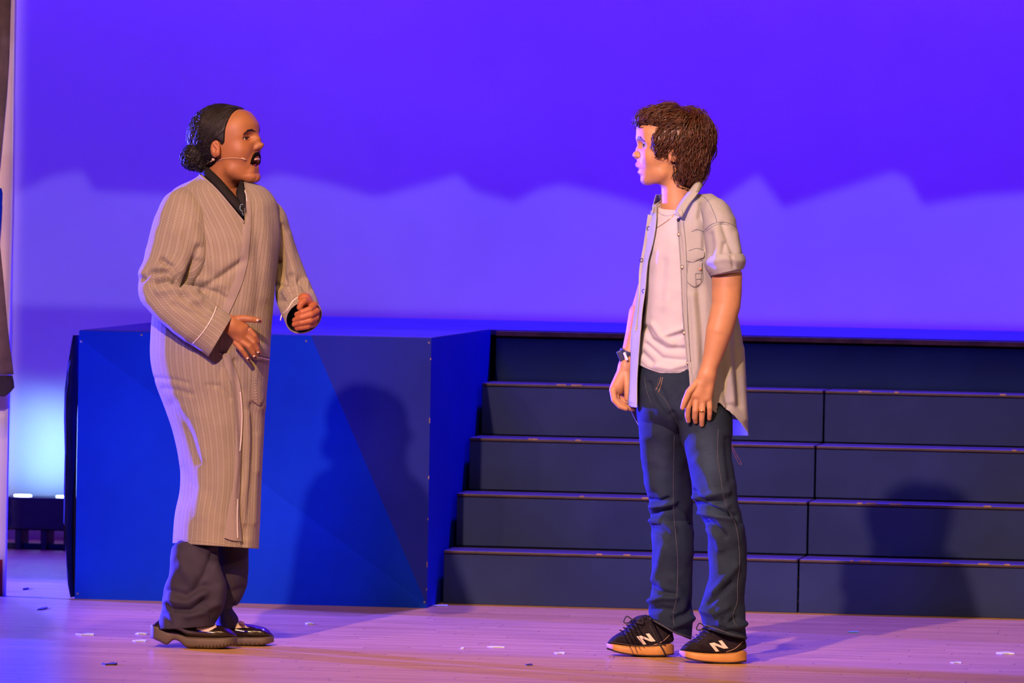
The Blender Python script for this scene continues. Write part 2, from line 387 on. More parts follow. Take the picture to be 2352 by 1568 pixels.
slab('red_foot', [(-60, 1285), (5, 1285), (5, 1398), (-60, 1398)], .0, .04, M['red_cloth'], fl)
q1 = wx_on(0, 900, 0.1)
def clothgrid(name, left, right, rows, Y, m, amp, parent=None, loc=None):
    V = []; F = []; nx = 18
    for j, py in enumerate(rows):
        a = np.interp(py, *zip(*left)); b = np.interp(py, *zip(*right))
        for i in range(nx+1):
            t = i/nx; q = wx_on(a+(b-a)*t, py, Y); V.append((q[0]-loc[0], Y-loc[1]-amp*math.sin(t*15+j*.13)-amp*.5*math.sin(t*33), q[2]-loc[2]))
    for j in range(len(rows)-1):
        for i in range(nx): q = j*(nx+1)+i; F.append((q, q+nx+1, q+nx+2, q+1))
    o = mk(name, V, F, m, parent, smooth=True); s = o.modifiers.new('s', 'SOLIDIFY'); s.thickness = .004
    return o
dr = empty('wing_drape', (q1[0], .1, q1[2])); tag(dr, 'brown cloth hanging at the far left edge with a dark hem', 'drape')
L0 = (q1[0], .1, q1[2])
clothgrid('cloth', [(500, -90), (905, -90)], [(500, -6), (570, 1), (640, 8), (760, 18), (870, 31)], list(range(560, 871, 15)), .1, M['brown_cloth'], .006, dr, L0)
clothgrid('hem_band', [(860, -90), (910, -90)], [(860, 28), (868, 31), (890, 33), (905, 20), (912, 8)], [862, 875, 890, 902, 910], .095, M['hem_cloth'], .006, dr, L0)
clothgrid('blue_lining', [(430, -60), (580, -60)], [(430, 3), (445, 6), (490, 4), (545, 0), (585, -4)], list(range(432, 585, 12)), .12, M['blue_b'], .004, dr, L0)
tc2 = empty('wing_drape', (q1[0], .2, 2.2)); tag(tc2, 'dark sheer cloth hanging along the upper left edge of the picture', 'drape')
clothgrid('cloth', [(-80, -90), (500, -90)], [(-80, 30), (0, 25), (120, 22), (210, 16), (270, 10), (330, 4), (420, -6), (500, -14)], list(range(-70, 480, 25)), .2, M['brown_cloth'], .005, tc2, (q1[0], .2, 2.2))

# scraps and tape on the floor
def onfloor(px, py):
    d = ray(px, py); t = -CAMH/d[2]; return v2w(d*t+np.array([0, 0, CAMH]))
scr = [(1140, 1486, 42, 3, 'tape', 'longer pale tape scrap between the two people'), (1062, 1490, 8, 2, 'tape', 'tiny pale paper speck left of the long tape scrap'),
       (1286, 1500, 26, 4, 'tape', 'short folded pale tape scrap left of the sneakers'), (325, 1456, 30, 3, 'tape', 'upper pale tape scrap left of the black loafers'),
       (322, 1472, 34, 5, 'tape', 'lower pale tape scrap left of the black loafers'), (196, 1458, 46, 3, 'tape', 'bent pale tape scrap near the left end of the blue box'),
       (1960, 1452, 28, 4, 'tape_teal', 'teal tape scrap on the floor before the steps'), (2310, 1501, 44, 4, 'tape', 'pale scrap of tape by the right edge'),
       (2196, 1522, 26, 3, 'tape', 'small pale paper scrap right of the sneakers'), (60, 1353, 7, 6, 'scrap', 'tiny dark speck at the left of the floor'),
       (98, 1398, 16, 9, 'scrap', 'dark curled scrap on the blue lit floor at left'), (252, 1526, 34, 4, 'scrap', 'dark splinter on the floor in front of the loafers'),
       (1012, 1391, 40, 5, 'tape', 'cream scrap in the gap between blue box and steps'), (712, 1433, 22, 3, 'tape', 'faint pale scuffed tape right of the loafers'),
       (1215, 1527, 16, 3, 'scrap', 'dark sliver on the orange lit floor strip')]
for i, (px, py, w, h, m, lb) in enumerate(scr):
    q = onfloor(px, py); W = w/740/2; H = h*.017*.5; rn = random.Random(i)
    P = [(-W, -H*.2), (-W*.3, -H), (W*.4, -H*.5), (W, -H*.8), (W*.9, H*.4), (W*.1, H), (-W*.6, H*.3)]
    V = [(x, y, .0006) for x, y in P]+[(x, y, .002+.004*abs(math.sin(3*x/W+i))*(1 if i % 2 else .4)) for x, y in P]; n = len(P)
    F = [tuple(range(n))[::-1], tuple(range(n, 2*n))]+[(k, (k+1) % n, n+(k+1) % n, n+k) for k in range(n)]
    o = mk('floor_scrap', V, F, M[m]); o.location = (q[0], q[1], 0); tag(o, lb, 'scrap')

# ================================================================== figure tools
class Fig:
    """a standing figure: local x runs along the picture, y away from the audience, z up; PF turns a pixel and a depth into local metres"""
    def __init__(s, px, py):
        d = ray(px, py); t = -CAMH/d[2]; v = d*t+np.array([0, 0, CAMH]); s.t = v[1]; s.x0 = v[0]
        s.loc = v2w((s.x0, s.t, 0)); s.bv = {}
    def P(s, px, py, dy=0.):
        px, py, dy = np.broadcast_arrays(np.asarray(px, float), np.asarray(py, float), np.asarray(dy, float))
        d = cw+((px-1176)/FPX)[..., None]*cr-((py-784)/FPX)[..., None]*cu
        k = (s.t+dy)/d[..., 1]
        v = d*k[..., None]; v[..., 2] += CAMH; v[..., 0] -= s.x0; v[..., 1] = dy
        return v
    def px(s, V):   # local -> pixels
        V = np.asarray(V, float); w = V+np.array([s.x0, s.t, -CAMH])
        z = w@cw; return np.stack([1176+FPX*(w@cr)/z, 784-FPX*(w@cu)/z], -1)
    def reg(s, name, V, F): s.bv[name] = BVHTree.FromPolygons([tuple(map(float, v)) for v in V], [tuple(int(i) for i in f) for f in F])
    def hit(s, px, py, names, lift=.001, default=-.1):
        a = s.P(px, py, -1.2); b = s.P(px, py, 1.0); d = Vector(b-a).normalized(); best = None
        for n in names:
            h = s.bv[n].ray_cast(Vector(a), d)
            if h[0] is not None and (best is None or h[3] < best[1]): best = (h[0], h[3])
        if best is None: return s.P(px, py, default)
        return np.array(best[0]-d*lift)

def sp(xs, ys):
    xs = np.asarray(xs, float); ys = np.asarray(ys, float)
    m = np.gradient(ys, xs, axis=0) if len(xs) > 2 else np.broadcast_to((ys[-1]-ys[0])/(xs[-1]-xs[0]), ys.shape)
    def f(x):
        x = np.clip(np.asarray(x, float), xs[0], xs[-1]); i = np.clip(np.searchsorted(xs, x, side='right')-1, 0, len(xs)-2)
        h = xs[i+1]-xs[i]; t = (x-xs[i])/h
        if ys.ndim > 1: t = t[..., None]; h = h[..., None]
        return (2*t**3-3*t**2+1)*ys[i]+(t**3-2*t**2+t)*h*m[i]+(-2*t**3+3*t**2)*ys[i+1]+(t**3-t**2)*h*m[i+1]
    return f
def segdist(X, Y, pl):
    d = np.full(np.shape(X), 1e9)
    for (x0, y0), (x1, y1) in zip(pl[:-1], pl[1:]):
        dx, dy = x1-x0, y1-y0; L = dx*dx+dy*dy+1e-9
        t = np.clip(((X-x0)*dx+(Y-y0)*dy)/L, 0, 1); d = np.minimum(d, np.hypot(X-x0-t*dx, Y-y0-t*dy))
    return d
def vnoise(P, f, seed=0):
    """smooth value noise, -1..1"""
    Q = np.asarray(P)*f+seed*17.3; I = np.floor(Q).astype(np.int64); T = Q-I; T = T*T*(3-2*T); out = 0
    for dx in (0, 1):
        for dy in (0, 1):
            for dz in (0, 1):
                h = (I[..., 0]+dx)*73856093 ^ (I[..., 1]+dy)*19349663 ^ (I[..., 2]+dz)*83492791 ^ (seed*2654435761)
                h = (h*1103515245+12345) & 0x7fffffff; h = (h ^ (h >> 13))*1274126177 & 0x7fffffff
                w = (T[..., 0] if dx else 1-T[..., 0])*(T[..., 1] if dy else 1-T[..., 1])*(T[..., 2] if dz else 1-T[..., 2])
                out = out+w*(h/0x3fffffff-1)
    return out
def gridnormals(G, wrap):
    du = (np.roll(G, -1, 0)-np.roll(G, 1, 0)) if wrap else np.gradient(G, axis=0)
    dv = np.gradient(G, axis=1); n = np.cross(du, dv); n /= np.linalg.norm(n, axis=-1)[..., None]+1e-12
    return n
def cloth(fig, name, G, mat_, parent, wrap=True, creases=(), noise=(0, 6), thick=0, uvs=(1, 1), cut=None, cap0=False, cap1=False, hemin=0, seed=1, label=None, uvw=None, snap=None):
    """turn a (u, v, 3) grid into a garment mesh: displace by creases, cut out openings, thicken"""
    nu, nv = G.shape[:2]
    N = gridnormals(G, wrap); C = G.mean(axis=0)[None]
    if ((G-C)*N).sum() < 0: N = -N
    PX = fig.px(G); cam_side = np.clip((-N[..., 1]+.15)/.4, 0, 1)
    D = np.zeros((nu, nv))
    for pl, depth, w in creases:
        d = segdist(PX[..., 0], PX[..., 1], pl); D += depth*np.exp(-(d/w)**2)*cam_side
    if noise[0]:
        st = np.array([1, 1, noise[2] if len(noise) > 2 else 1.])
        D += noise[0]*(vnoise(G*st, noise[1], seed)+.5*vnoise(G*st, noise[1]*2.1, seed+5))
    G = G+N*D[..., None]
    # uv in metres
    Lu = np.linalg.norm(np.diff(G, axis=0), axis=-1); Lv = np.linalg.norm(np.diff(G, axis=1), axis=-1)
    per = Lu.sum(0).max() if wrap is False else (Lu.sum(0).max()+np.linalg.norm(G[0]-G[-1], axis=-1).max())
    U = np.linspace(0, per, nu+1 if wrap else nu)[:nu]; Vv = np.concatenate([[0], np.cumsum(Lv.mean(0))])
    if wrap:   # close with a doubled seam column so that the uv does not run back
        G = np.concatenate([G, G[:1]], 0); PX = np.concatenate([PX, PX[:1]], 0); U = np.append(U, per); N = np.concatenate([N, N[:1]], 0); nu += 1
    uv = np.stack(np.meshgrid(U, Vv, indexing='ij'), -1)
    if uvw is not None: uv = uvw(uv, PX, G)
    if snap is not None: G = snap(G, PX); PX = fig.px(G)
    if hemin:   # turn the lower edge inwards so that the hem reads as cloth
        c = G[:, -1].mean(0); a = G[:, -1]+(c-G[:, -1])*.04; b = a+(G[:, -2]-G[:, -1])/np.linalg.norm(G[:, -2]-G[:, -1], axis=-1)[:, None]*hemin; b = b+(c-b)*.05
        G = np.concatenate([G, a[:, None], b[:, None]], 1); uv = np.concatenate([uv, uv[:, -1:], uv[:, -1:]], 1); nv += 2
        PX = np.concatenate([PX, PX[:, -1:], PX[:, -1:]], 1)
    idx = np.arange(nu*nv).reshape(nu, nv)
    F = np.stack([idx[:-1, :-1], idx[1:, :-1], idx[1:, 1:], idx[:-1, 1:]], -1).reshape(-1, 4)
    V = G.reshape(-1, 3); pxy = PX.reshape(-1, 2)
    if cut is not None:
        c = pxy[F].mean(1); k = ~cut(c[:, 0], c[:, 1], V[F].mean(1)); F = F[k]
    Fl = [tuple(f) for f in F]
    if cap0: Fl.append(tuple(idx[:, 0]))
    if cap1: Fl.append(tuple(idx[::-1, -1]))
    nn = np.cross(V[F[0][1]]-V[F[0][0]], V[F[0][2]]-V[F[0][0]])
    if wrap or True:
        fc = V[F].mean(1); fn = np.cross(V[F[:, 1]]-V[F[:, 0]], V[F[:, 2]]-V[F[:, 0]]); ctr = V.mean(0)
        if (fn*(fc-G.mean(axis=0)[F[:, 0] % nv])).sum() < 0: Fl = [f[::-1] for f in Fl]
    o = mk(name, V, Fl, mat_, parent, True, uv.reshape(-1, 2))
    if thick:
        m = o.modifiers.new('thickness', 'SOLIDIFY'); m.thickness = thick; m.offset = -1
    fig.reg(name, V, Fl)
    if label: o['label'] = label
    return o
def garment(fig, rows, top, hem, nu=180, nv=200, phi=(0, 2*PI), wrap=True, ex=1.0, gap=None):
    """rows: (py, left px, right px, centre depth, half depth). top/hem: row limits as functions of the angle. phi 0 = picture right, pi/2 = camera side"""
    r = np.array(rows, float); f = sp(r[:, 0], r[:, 1:])
    a = np.linspace(phi[0], phi[1], nu+1)[:-1] if wrap else np.linspace(phi[0], phi[1], nu)
    t = np.array([top(x) for x in a]) if callable(top) else np.full(len(a), float(top))
    h = np.array([hem(x) for x in a]) if callable(hem) else np.full(len(a), float(hem))
    v = np.linspace(0, 1, nv); PY = t[:, None]+(h-t)[:, None]*v[None]
    q = f(PY); L, Rr, yc, b = q[..., 0], q[..., 1], q[..., 2], q[..., 3]
    if gap is not None:
        g = np.array(gap, float); gf = sp(g[:, 0], g[:, 1:]); gv = gf(PY)
        c, w = (L+Rr)/2, (Rr-L)/2
        p1 = np.arccos(np.clip((gv[..., 0]-c)/w, -.999, .999)); p2 = np.arccos(np.clip((gv[..., 1]-c)/w, -.999, .999))
        s = np.linspace(0, 1, len(a))[:, None]; A = p1-s*(2*PI-(p2-p1))
    else: A = np.broadcast_to(a[:, None], PY.shape)
    co, si = np.cos(A), np.sin(A)
    if ex != 1: co = np.sign(co)*np.abs(co)**ex; si = np.sign(si)*np.abs(si)**ex
    X = (L+Rr)/2+(Rr-L)/2*co
    return fig.P(X, PY, yc-b*si)
def limb(fig, rows, nu=64, nv=90, ex=1.0):
    """rows: (x1, y1, x2, y2, depth, half depth[, depth difference]) : the two silhouette points of each cross section"""
    K = []
    for r in rows:
        dd = r[6] if len(r) > 6 else 0
        K.append(np.concatenate([fig.P(r[0], r[1], r[4]-dd), fig.P(r[2], r[3], r[4]+dd), [r[5]]]))
    K = np.array(K); C = (K[:, :3]+K[:, 3:6])/2
    s = np.concatenate([[0], np.cumsum(np.linalg.norm(np.diff(C, axis=0), axis=1)+1e-4)]); f = sp(s, K)
    q = f(np.linspace(0, s[-1], nv)); C = (q[:, :3]+q[:, 3:6])/2; A = (q[:, 3:6]-q[:, :3])/2
    T = np.gradient(C, axis=0); T /= np.linalg.norm(T, axis=1)[:, None]
    B = np.cross(T, A); B /= np.linalg.norm(B, axis=1)[:, None]; B *= np.sign(-B[:, 1:2]+1e-9)*q[:, 6:7]
    a = np.linspace(0, 2*PI, nu+1)[:-1][:, None, None]; co, si = np.cos(a), np.sin(a)
    if ex != 1: co = np.sign(co)*np.abs(co)**ex; si = np.sign(si)*np.abs(si)**ex
    return C[None]+A[None]*co+B[None]*si
def dens(pts, n):
    P = np.asarray(pts, float); s = np.concatenate([[0], np.cumsum(np.linalg.norm(np.diff(P[:, :2], axis=0), axis=1))])
    return sp(s, P)(np.linspace(0, s[-1], n))
def seam(fig, name, pts, names, r, mat_, parent, n=40, lift=0, seg=6, flat=None):
    P = np.array([fig.hit(x, y, names, lift) for x, y in dens(pts, n)])
    P[1:-1] = (P[:-2]+2*P[1:-1]+P[2:])/4
    V, F = tubev(P, r, seg); return mk(name, V, F, mat_, parent, True)
def patch(fig, name, corners, names, mat_, parent, nu=10, nv=10, off=.003, inset=.004, bulge=0, default=-.1, dep=None, uvm=1., smooth=True, free=False, relax=2):
    """a piece of cloth lying on a surface. corners: list of >=2 rows, each row a polyline of pixels (left..right)"""
    rows = [dens(r, nu) if len(r) > 2 else np.linspace(r[0], r[1], nu) for r in corners]
    K = np.array(rows); f = sp(np.arange(len(rows)), K.transpose(0, 1, 2).reshape(len(rows), -1)) if len(rows) > 2 else None
    vs_ = np.linspace(0, len(rows)-1, nv)
    Q = (f(vs_).reshape(nv, nu, 2) if f else np.array([K[0]*(1-t)+K[1]*t for t in vs_]))
    T = np.zeros((nv, nu, 3)); B = np.zeros_like(T)
    for j in range(nv):
        for i in range(nu):
            if dep is not None: h = fig.P(Q[j, i, 0], Q[j, i, 1], dep(Q[j, i, 0], Q[j, i, 1], i/(nu-1), j/(nv-1)))
            else: h = fig.hit(Q[j, i, 0], Q[j, i, 1], names, 0, default)
            e = bulge*math.sin(PI*i/(nu-1))*math.sin(PI*j/(nv-1))
            T[j, i] = h+np.array([0, -(off+e), 0]); B[j, i] = h+np.array([0, inset, 0])
    if dep is None:
        y0 = T[..., 1].copy(); y = y0.copy()
        for _ in range(relax):
            p_ = np.pad(y, 1, mode='edge'); y = (p_[:-2, 1:-1]+p_[2:, 1:-1]+p_[1:-1, :-2]+p_[1:-1, 2:]+2*y)/6
        T[..., 1] = y; B[..., 1] += y-y0
    V = np.concatenate([T.reshape(-1, 3), B.reshape(-1, 3)]); n = nu*nv; F = []
    for j in range(nv-1):
        for i in range(nu-1):
            q = j*nu+i; F.append((q, q+nu, q+nu+1, q+1)); F.append((n+q, n+q+1, n+q+nu+1, n+q+nu))
    ring = [i for i in range(nu)]+[j*nu+nu-1 for j in range(1, nv)]+[(nv-1)*nu+i for i in range(nu-2, -1, -1)]+[j*nu for j in range(nv-2, 0, -1)]
    F += [(a, b, n+b, n+a) for a, b in zip(ring, ring[1:]+ring[:1])]
    uv = np.stack(np.meshgrid(np.linspace(0, 1, nv), np.linspace(0, 1, nu), indexing='ij'), -1).reshape(-1, 2)
    sx = abs(Q[0, 0, 0]-Q[0, -1, 0])/740; sy = np.linalg.norm(Q[0, 0]-Q[-1, 0])/740
    uv = np.stack([uv[:, 1]*max(sx, .01), uv[:, 0]*sy], -1); uv = np.concatenate([uv, uv])
    o = mk(name, V, F, mat_, parent, smooth, uv)
    if smooth:
        m = o.modifiers.new('e', 'EDGE_SPLIT'); m.split_angle = 1.0
    return o
def ribbon(fig, name, A, B, mat_, parent, n=30, m=6, thick=.003, curl=0, label=None):
    """cloth between two polylines of (px, py, depth)"""
    a = dens(A, n); b = dens(B, n); G = []
    for i in range(n):
        row = []
        for j in range(m):
            t = j/(m-1); q = a[i]*(1-t)+b[i]*t; row.append(fig.P(q[0], q[1], q[2]-curl*math.sin(PI*t)))
        G.append(row)
    G = np.array(G); V = G.reshape(-1, 3); idx = np.arange(n*m).reshape(n, m)
    F = [(idx[i, j], idx[i+1, j], idx[i+1, j+1], idx[i, j+1]) for i in range(n-1) for j in range(m-1)]
    uv = np.stack(np.meshgrid(np.linspace(0, .2, n), np.linspace(0, .03, m), indexing='ij'), -1).reshape(-1, 2)
    o = mk(name, V, F, mat_, parent, True, uv); s = o.modifiers.new('t', 'SOLIDIFY'); s.thickness = thick; s.offset = 0
    fig.reg(name, V, F); return o

# ---- implicit surfaces (smooth unions meshed with surface nets) for skin, hair masses and shoes
def smin(a, b, k):
    if k <= 0: return np.minimum(a, b)
    h = np.clip(.5+.5*(b-a)/k, 0, 1); return b*(1-h)+a*h-k*h*(1-h)
def smax(a, b, k): return -smin(-a, -b, k)
def capsule(P, a, b, ra, rb):
    a = np.asarray(a, np.float32); b = np.asarray(b, np.float32); ab = b-a
    t = np.clip(((P-a)@ab)/(ab@ab+1e-12), 0, 1); return np.linalg.norm(P-a-t[..., None]*ab, axis=-1)-(ra+(rb-ra)*t)
def ellip(P, c, r, rot=None):
    q = P-np.asarray(c, np.float32)
    if rot is not None: q = q@np.asarray(rot, np.float32)
    r = np.asarray(r, np.float32); k0 = np.linalg.norm(q/r, axis=-1); k1 = np.linalg.norm(q/(r*r), axis=-1)
    return k0*(k0-1)/(k1+1e-9)
def roty(a): c, s = math.cos(a), math.sin(a); return np.array([[c, 0, -s], [0, 1, 0], [s, 0, c]])
def rotz(a): c, s = math.cos(a), math.sin(a); return np.array([[c, -s, 0], [s, c, 0], [0, 0, 1]])
def surfnet(f, lo, hi, h):
    lo = np.array(lo, float); n = [int(math.ceil((b-a)/h))+1 for a, b in zip(lo, hi)]
    ax = [(lo[i]+h*np.arange(n[i])).astype(np.float32) for i in range(3)]
    D = np.empty(n, np.float32)
    for i0 in range(0, n[0], 24):
        g = np.stack(np.meshgrid(ax[0][i0:i0+24], ax[1], ax[2], indexing='ij'), -1); D[i0:i0+24] = f(g)
    D[0] = D[-1] = 1; D[:, 0] = D[:, -1] = 1; D[:, :, 0] = D[:, :, -1] = 1
    S = D < 0; c = [D[i:n[0]-1+i, j:n[1]-1+j, k:n[2]-1+k] for i in (0, 1) for j in (0, 1) for k in (0, 1)]
    C = np.stack(c); s = C < 0; m = s.any(0) & ~s.all(0); idx = np.full(m.shape, -1, np.int64); idx[m] = np.arange(m.sum())
    W = C[:, m]; off = np.array([(i, j, k) for i in (0, 1) for j in (0, 1) for k in (0, 1)], float)
    acc = np.zeros((m.sum(), 3)); cnt = np.zeros(m.sum())
    for a in range(8):
        for b in range(a+1, 8):
            if np.abs(off[a]-off[b]).sum() == 1:
                x = (W[a] < 0) != (W[b] < 0); t = W[a][x]/(W[a][x]-W[b][x]); acc[x] += off[a]+(off[b]-off[a])*t[:, None]; cnt[x] += 1
    V = (np.argwhere(m)+acc/cnt[:, None])*h+lo; F = []
    for d in range(3):
        sl0 = [slice(1, -1)]*3; sl1 = [slice(1, -1)]*3; sl0[d] = slice(0, -1); sl1[d] = slice(1, None)
        e = S[tuple(sl0)] != S[tuple(sl1)]; q = np.argwhere(e)+np.array([0 if i == d else 1 for i in range(3)])
        ins = S[tuple(sl0)][e]; u, w = [(1, 2), (2, 0), (0, 1)][d]
        def at(du, dw):
            r = q.copy(); r[:, u] -= du; r[:, w] -= dw; return idx[r[:, 0], r[:, 1], r[:, 2]]
        Q = np.stack([at(1, 1), at(0, 1), at(0, 0), at(1, 0)], -1); Q[~ins] = Q[~ins][:, ::-1]; F.append(Q)
    return V, np.concatenate(F)
def capchain(P, pts, rad, k=.0):
    d = None
    for a, b, ra, rb in zip(pts[:-1], pts[1:], rad[:-1], rad[1:]):
        e = capsule(P, a, b, ra, rb); d = e if d is None else np.minimum(d, e)
    return d
def colorattr(o, cols):
    a = o.data.color_attributes.new('tint', 'FLOAT_COLOR', 'POINT'); a.data.foreach_set('color', np.asarray(cols, np.float32).ravel())

def head_sdf(P, q):
    """P in head space: x forward, y side, z up (metres)"""
    g = q.get; A = np.stack([P[..., 0], np.abs(P[..., 1]), P[..., 2]], -1)
    d = ellip(P, (-.012, 0, .035), (.096, .074, .083))
    d = smin(d, ellip(A, (.047+g('fore', 0), .012, .040), (.043, .050, .058)), .03)           # forehead
    d = smin(d, ellip(P, (.030, 0, -.022), (.056, .058, .075)), .03)             # face
    jw = g('jaw', 0); ez = g('ez', 0); lu = g('lu', 0)
    d = smin(d, ellip(A, (.022, .026, -.060-jw*.5), (.046, .024, .040)), .03)             # jaw
    d = smin(d, capsule(A, (.066+g('chin', 0), .004, -.096-jw), (.066+g('chin', 0), .012, -.094-jw), .018, .014), .032)     # chin
    d = smin(d, capsule(A, (.020, .046, -.072-jw*.5), (.058, .016, -.097-jw), .011, .010), .026)
    d = smin(d, ellip(A, (.052, .036, -.022), (.028, .024, .026)), .02)          # cheek
    d = smin(d, ellip(P, (.070+g('chin', 0)*.5, 0, -.058), (.022, .026, .024)), .016)            # muzzle
    d = smin(d, capsule(A, (.078, .006, .026), (.066, .040, .026), .010, .010), .016)   # brow
    d = smax(d, -ellip(A, (.091, .033, .006+ez), (.017, .019, .0125)), .012)         # socket
    d = smin(d, ellip(A, (.066, .032, .003+ez), (.0165, .0170, .0125)), .004)        # closed-over lids mass
    n = g('nose', 0); nz = g('nz', 0); eo = g('eye', .0045); nr = g('nr', 1.)
    d = smax(d, -ellip(A, (.0820, .0345, .0035+ez), (.0190, .0160, eo), rotz(.0)), .0012)
    tz = -.0265+nz
    d = smin(d, capchain(A, [(.074, .002, .022), (.080+n*.4, .003, .004), (.088+n*.8, .004, tz+.006), (.092+n, .004, tz)], [.0085, .0085, .0090, .0090]), .010)      # bridge wedge
    d = smin(d, ellip(P, (.1000+n, 0, tz), (.0085*nr, .0095*nr, .0078*nr)), .007)               # tip
    d = smin(d, capsule(P, (.0965+n, 0, tz-.004), (.085, 0, tz-.013), .0050, .0070), .005)        # columella
    d = smin(d, ellip(A, (.0890+n*.6, .0115, tz-.0040), (.0100, .0058, .0068)), .005)             # wings
    d = smax(d, -ellip(A, (.0950+n*.8, .0062, tz-.0110), (.0060, .0030, .0036)), .0015)
    op = g('open', 0)
    if op:
        d = smax(d, -ellip(P, (.094, 0, -.062+lu-op*.55), (.034, .0225, op*.70)), .004)
    d = smin(d, capchain(A, [(.0895, 0, -.0535+lu), (.086, .012, -.0548+lu), (.076, .0235, -.0605+lu)], [.0058, .0050, .0025]), .004)
    lz = -.0655-op+lu
    d = smin(d, capchain(A, [(.0875-op*.35, 0, lz), (.084-op*.35, .011, lz+.001), (.076, .0225, -.0615-op*.35+lu)], [.0062, .0055, .0025]), .004)
    if op: d = smin(d, capsule(A, (.072-op*.2, .006, lz-.010), (.072+g('chin', 0)*.6, .008, -.088), .012, .013), .014)
    if not op: d = smax(d, -capsule(A, (.0985, 0, -.0598+lu), (.082, .0225, -.0608+lu), .0024, .0014), .0015)
    # ear
    e = ellip(A, (-.006, .0755, -.004), (.0160, .0085, .0265), roty(-.22))
    e = smax(e, -ellip(A, (-.002, .0845, .000), (.0098, .0062, .0170), roty(-.22)), .003)
    e = smin(e, ellip(A, (-.0005, .0775, -.018), (.0075, .0055, .010)), .004)
    e = smin(e, capsule(A, (.001, .079, -.004), (-.006, .080, .010), .0028, .0022), .003)
    d = smin(d, e, .0045)
    nk = g('neck')
    if nk: d = smin(d, capsule(P, nk[0], nk[1], nk[2], nk[3]), .022)
    if len(nk) > 4: 
        for c in nk[4]: d = smin(d, capsule(P, *c), .016)
    return d

def frame_head(origin, yaw, pitch, sign, rollx=0):
    """columns = head axes in figure space. sign +1 faces picture right, -1 left; yaw>0 turns towards the audience"""
    f = np.array([sign*math.cos(yaw), -math.sin(yaw), 0]); s = np.cross([0, 0, 1.], f)
    u = np.array([0, 0, 1.]); f2 = f*math.cos(pitch)+u*math.sin(pitch); u2 = np.cross(f2, s)
    s2 = s*math.cos(rollx)+u2*math.sin(rollx); u3 = np.cross(f2, s2)
    return np.array(origin, float), np.stack([f2, s2, u3], 0)   # rows
def warp_profile(V, O, Rm, sc, pxs, fig, w=.05):
    """push the midline of the face to a measured contour: pxs = pixels on the contour; V in scaled head space"""
    V = V.copy(); zs, dl = [], []; mid = (np.abs(V[:, 1]) < .004) & (V[:, 0] > .03)
    for x, y in pxs:
        p = fig.P(x, y, 0)-O; m_ = np.array([[Rm[0][0], Rm[2][0]], [Rm[0][2], Rm[2][2]]]); hx, hz = np.linalg.solve(m_, [p[0], p[2]])
        k = mid & (np.abs(V[:, 2]-hz) < .003)
        if k.any(): zs.append(hz); dl.append(hx-V[k, 0].max())
    o = np.argsort(zs); zs = np.array(zs)[o]; dl = np.clip(np.array(dl)[o], -.02, .028); z = V[:, 2]
    fade = np.exp(-np.maximum(0, zs[0]-z)/.014)*np.exp(-np.maximum(0, z-zs[-1])/.03)
    zz = np.linspace(zs[0], zs[-1], 80); d = np.interp(zz, zs, dl)
    for _ in range(4): d[1:-1] = (d[:-2]+2*d[1:-1]+d[2:])/4
    V[:, 0] += np.interp(z, zz, d)*np.exp(-(V[:, 1]/w)**2)*np.clip((V[:, 0]-.02)/.05, 0, 1)*fade
    return V

def strands(fig_bv, seeds, flow, steps, step, rng, r0, amp, freq, lift, mat_, name, parent, seg=4, loose=.0, root_lift=.0, relax=.5):
    """hair locks growing over a surface: seeds = points, flow(p) = direction"""
    Vs, Fs = [], []; base = 0
    for sd in seeds:
        p = Vector(sd); pts = []; ph = rng.uniform(0, 6.28); am = amp*rng.uniform(.5, 1.4); fr = freq*rng.uniform(.7, 1.3); lf = lift*rng.uniform(.3, 1.6); d0 = None
        for i in range(steps):
            h = fig_bv.find_nearest(p)
            if h[0] is None: break
            n = h[1]; c = h[0]; t = i/(steps-1)
            fl = Vector(flow(np.array(c), rng)); fl = fl-n*fl.dot(n)
            if fl.length < 1e-6: break
            fl.normalize(); d0 = fl if d0 is None else (d0*relax+fl*(1-relax)); d0 = (d0-n*d0.dot(n)).normalized()
            sde = n.cross(d0)
            pts.append(c+n*(root_lift+lf*(math.sin(PI*min(1, t*1.15))+loose*t))+sde*am*math.sin(ph+fr*i))
            p = c+d0*step
        if len(pts) < 4: continue
        n = len(pts); rr = r0*rng.uniform(.6, 1.3)*np.sin(np.linspace(.45, PI-.12, n))
        v, f = tubev([tuple(q) for q in pts], rr, seg, False)
        Vs.append(np.array(v)); Fs.append(np.array(f)+base); base += len(v)
    o = mk(name, np.concatenate(Vs), np.concatenate(Fs), mat_, parent, True); o['kind'] = 'stuff'
    return o

# ---- cloth, skin and hair materials
def tintmul(n, base, amt=1):
    a = n.new('ShaderNodeVertexColor', layer_name='tint'); m = n.new('ShaderNodeMix', data_type='RGBA', blend_type='MULTIPLY'); m.inputs[0].default_value = amt
    n.put(m.inputs[6], base); n.put(m.inputs[7], a.outputs[0]); return m.outputs[2]
def skinfn(col, rough):
    def fn(n, p, v):
        f = n.noise(v, 28, 5); g = n.noise(v, 700, 3)
        c = n.mix(n.smooth(f, .3, .7), tuple(x*.93 for x in col)+(1,), tuple(min(1, x*1.06) for x in col)+(1,))
        n.put(p.inputs['Base Color'], tintmul(n, c)); p.inputs['Roughness'].default_value = rough
        b = n.new('ShaderNodeBump'); b.inputs['Strength'].default_value = .25; b.inputs['Distance'].default_value = .0004; n.put(b.inputs['Height'], g); n.put(p.inputs['Normal'], b.outputs[0])
    return fn
M['skin_brown'] = mat('brown_skin', (.36, .145, .052), .42, spec=.45, sss=.12, fn=skinfn((.36, .145, .052), .52))
M['skin_fair'] = mat('fair_skin', (.53, .275, .142), .5, spec=.4, sss=.12, fn=skinfn((.53, .275, .142), .48))
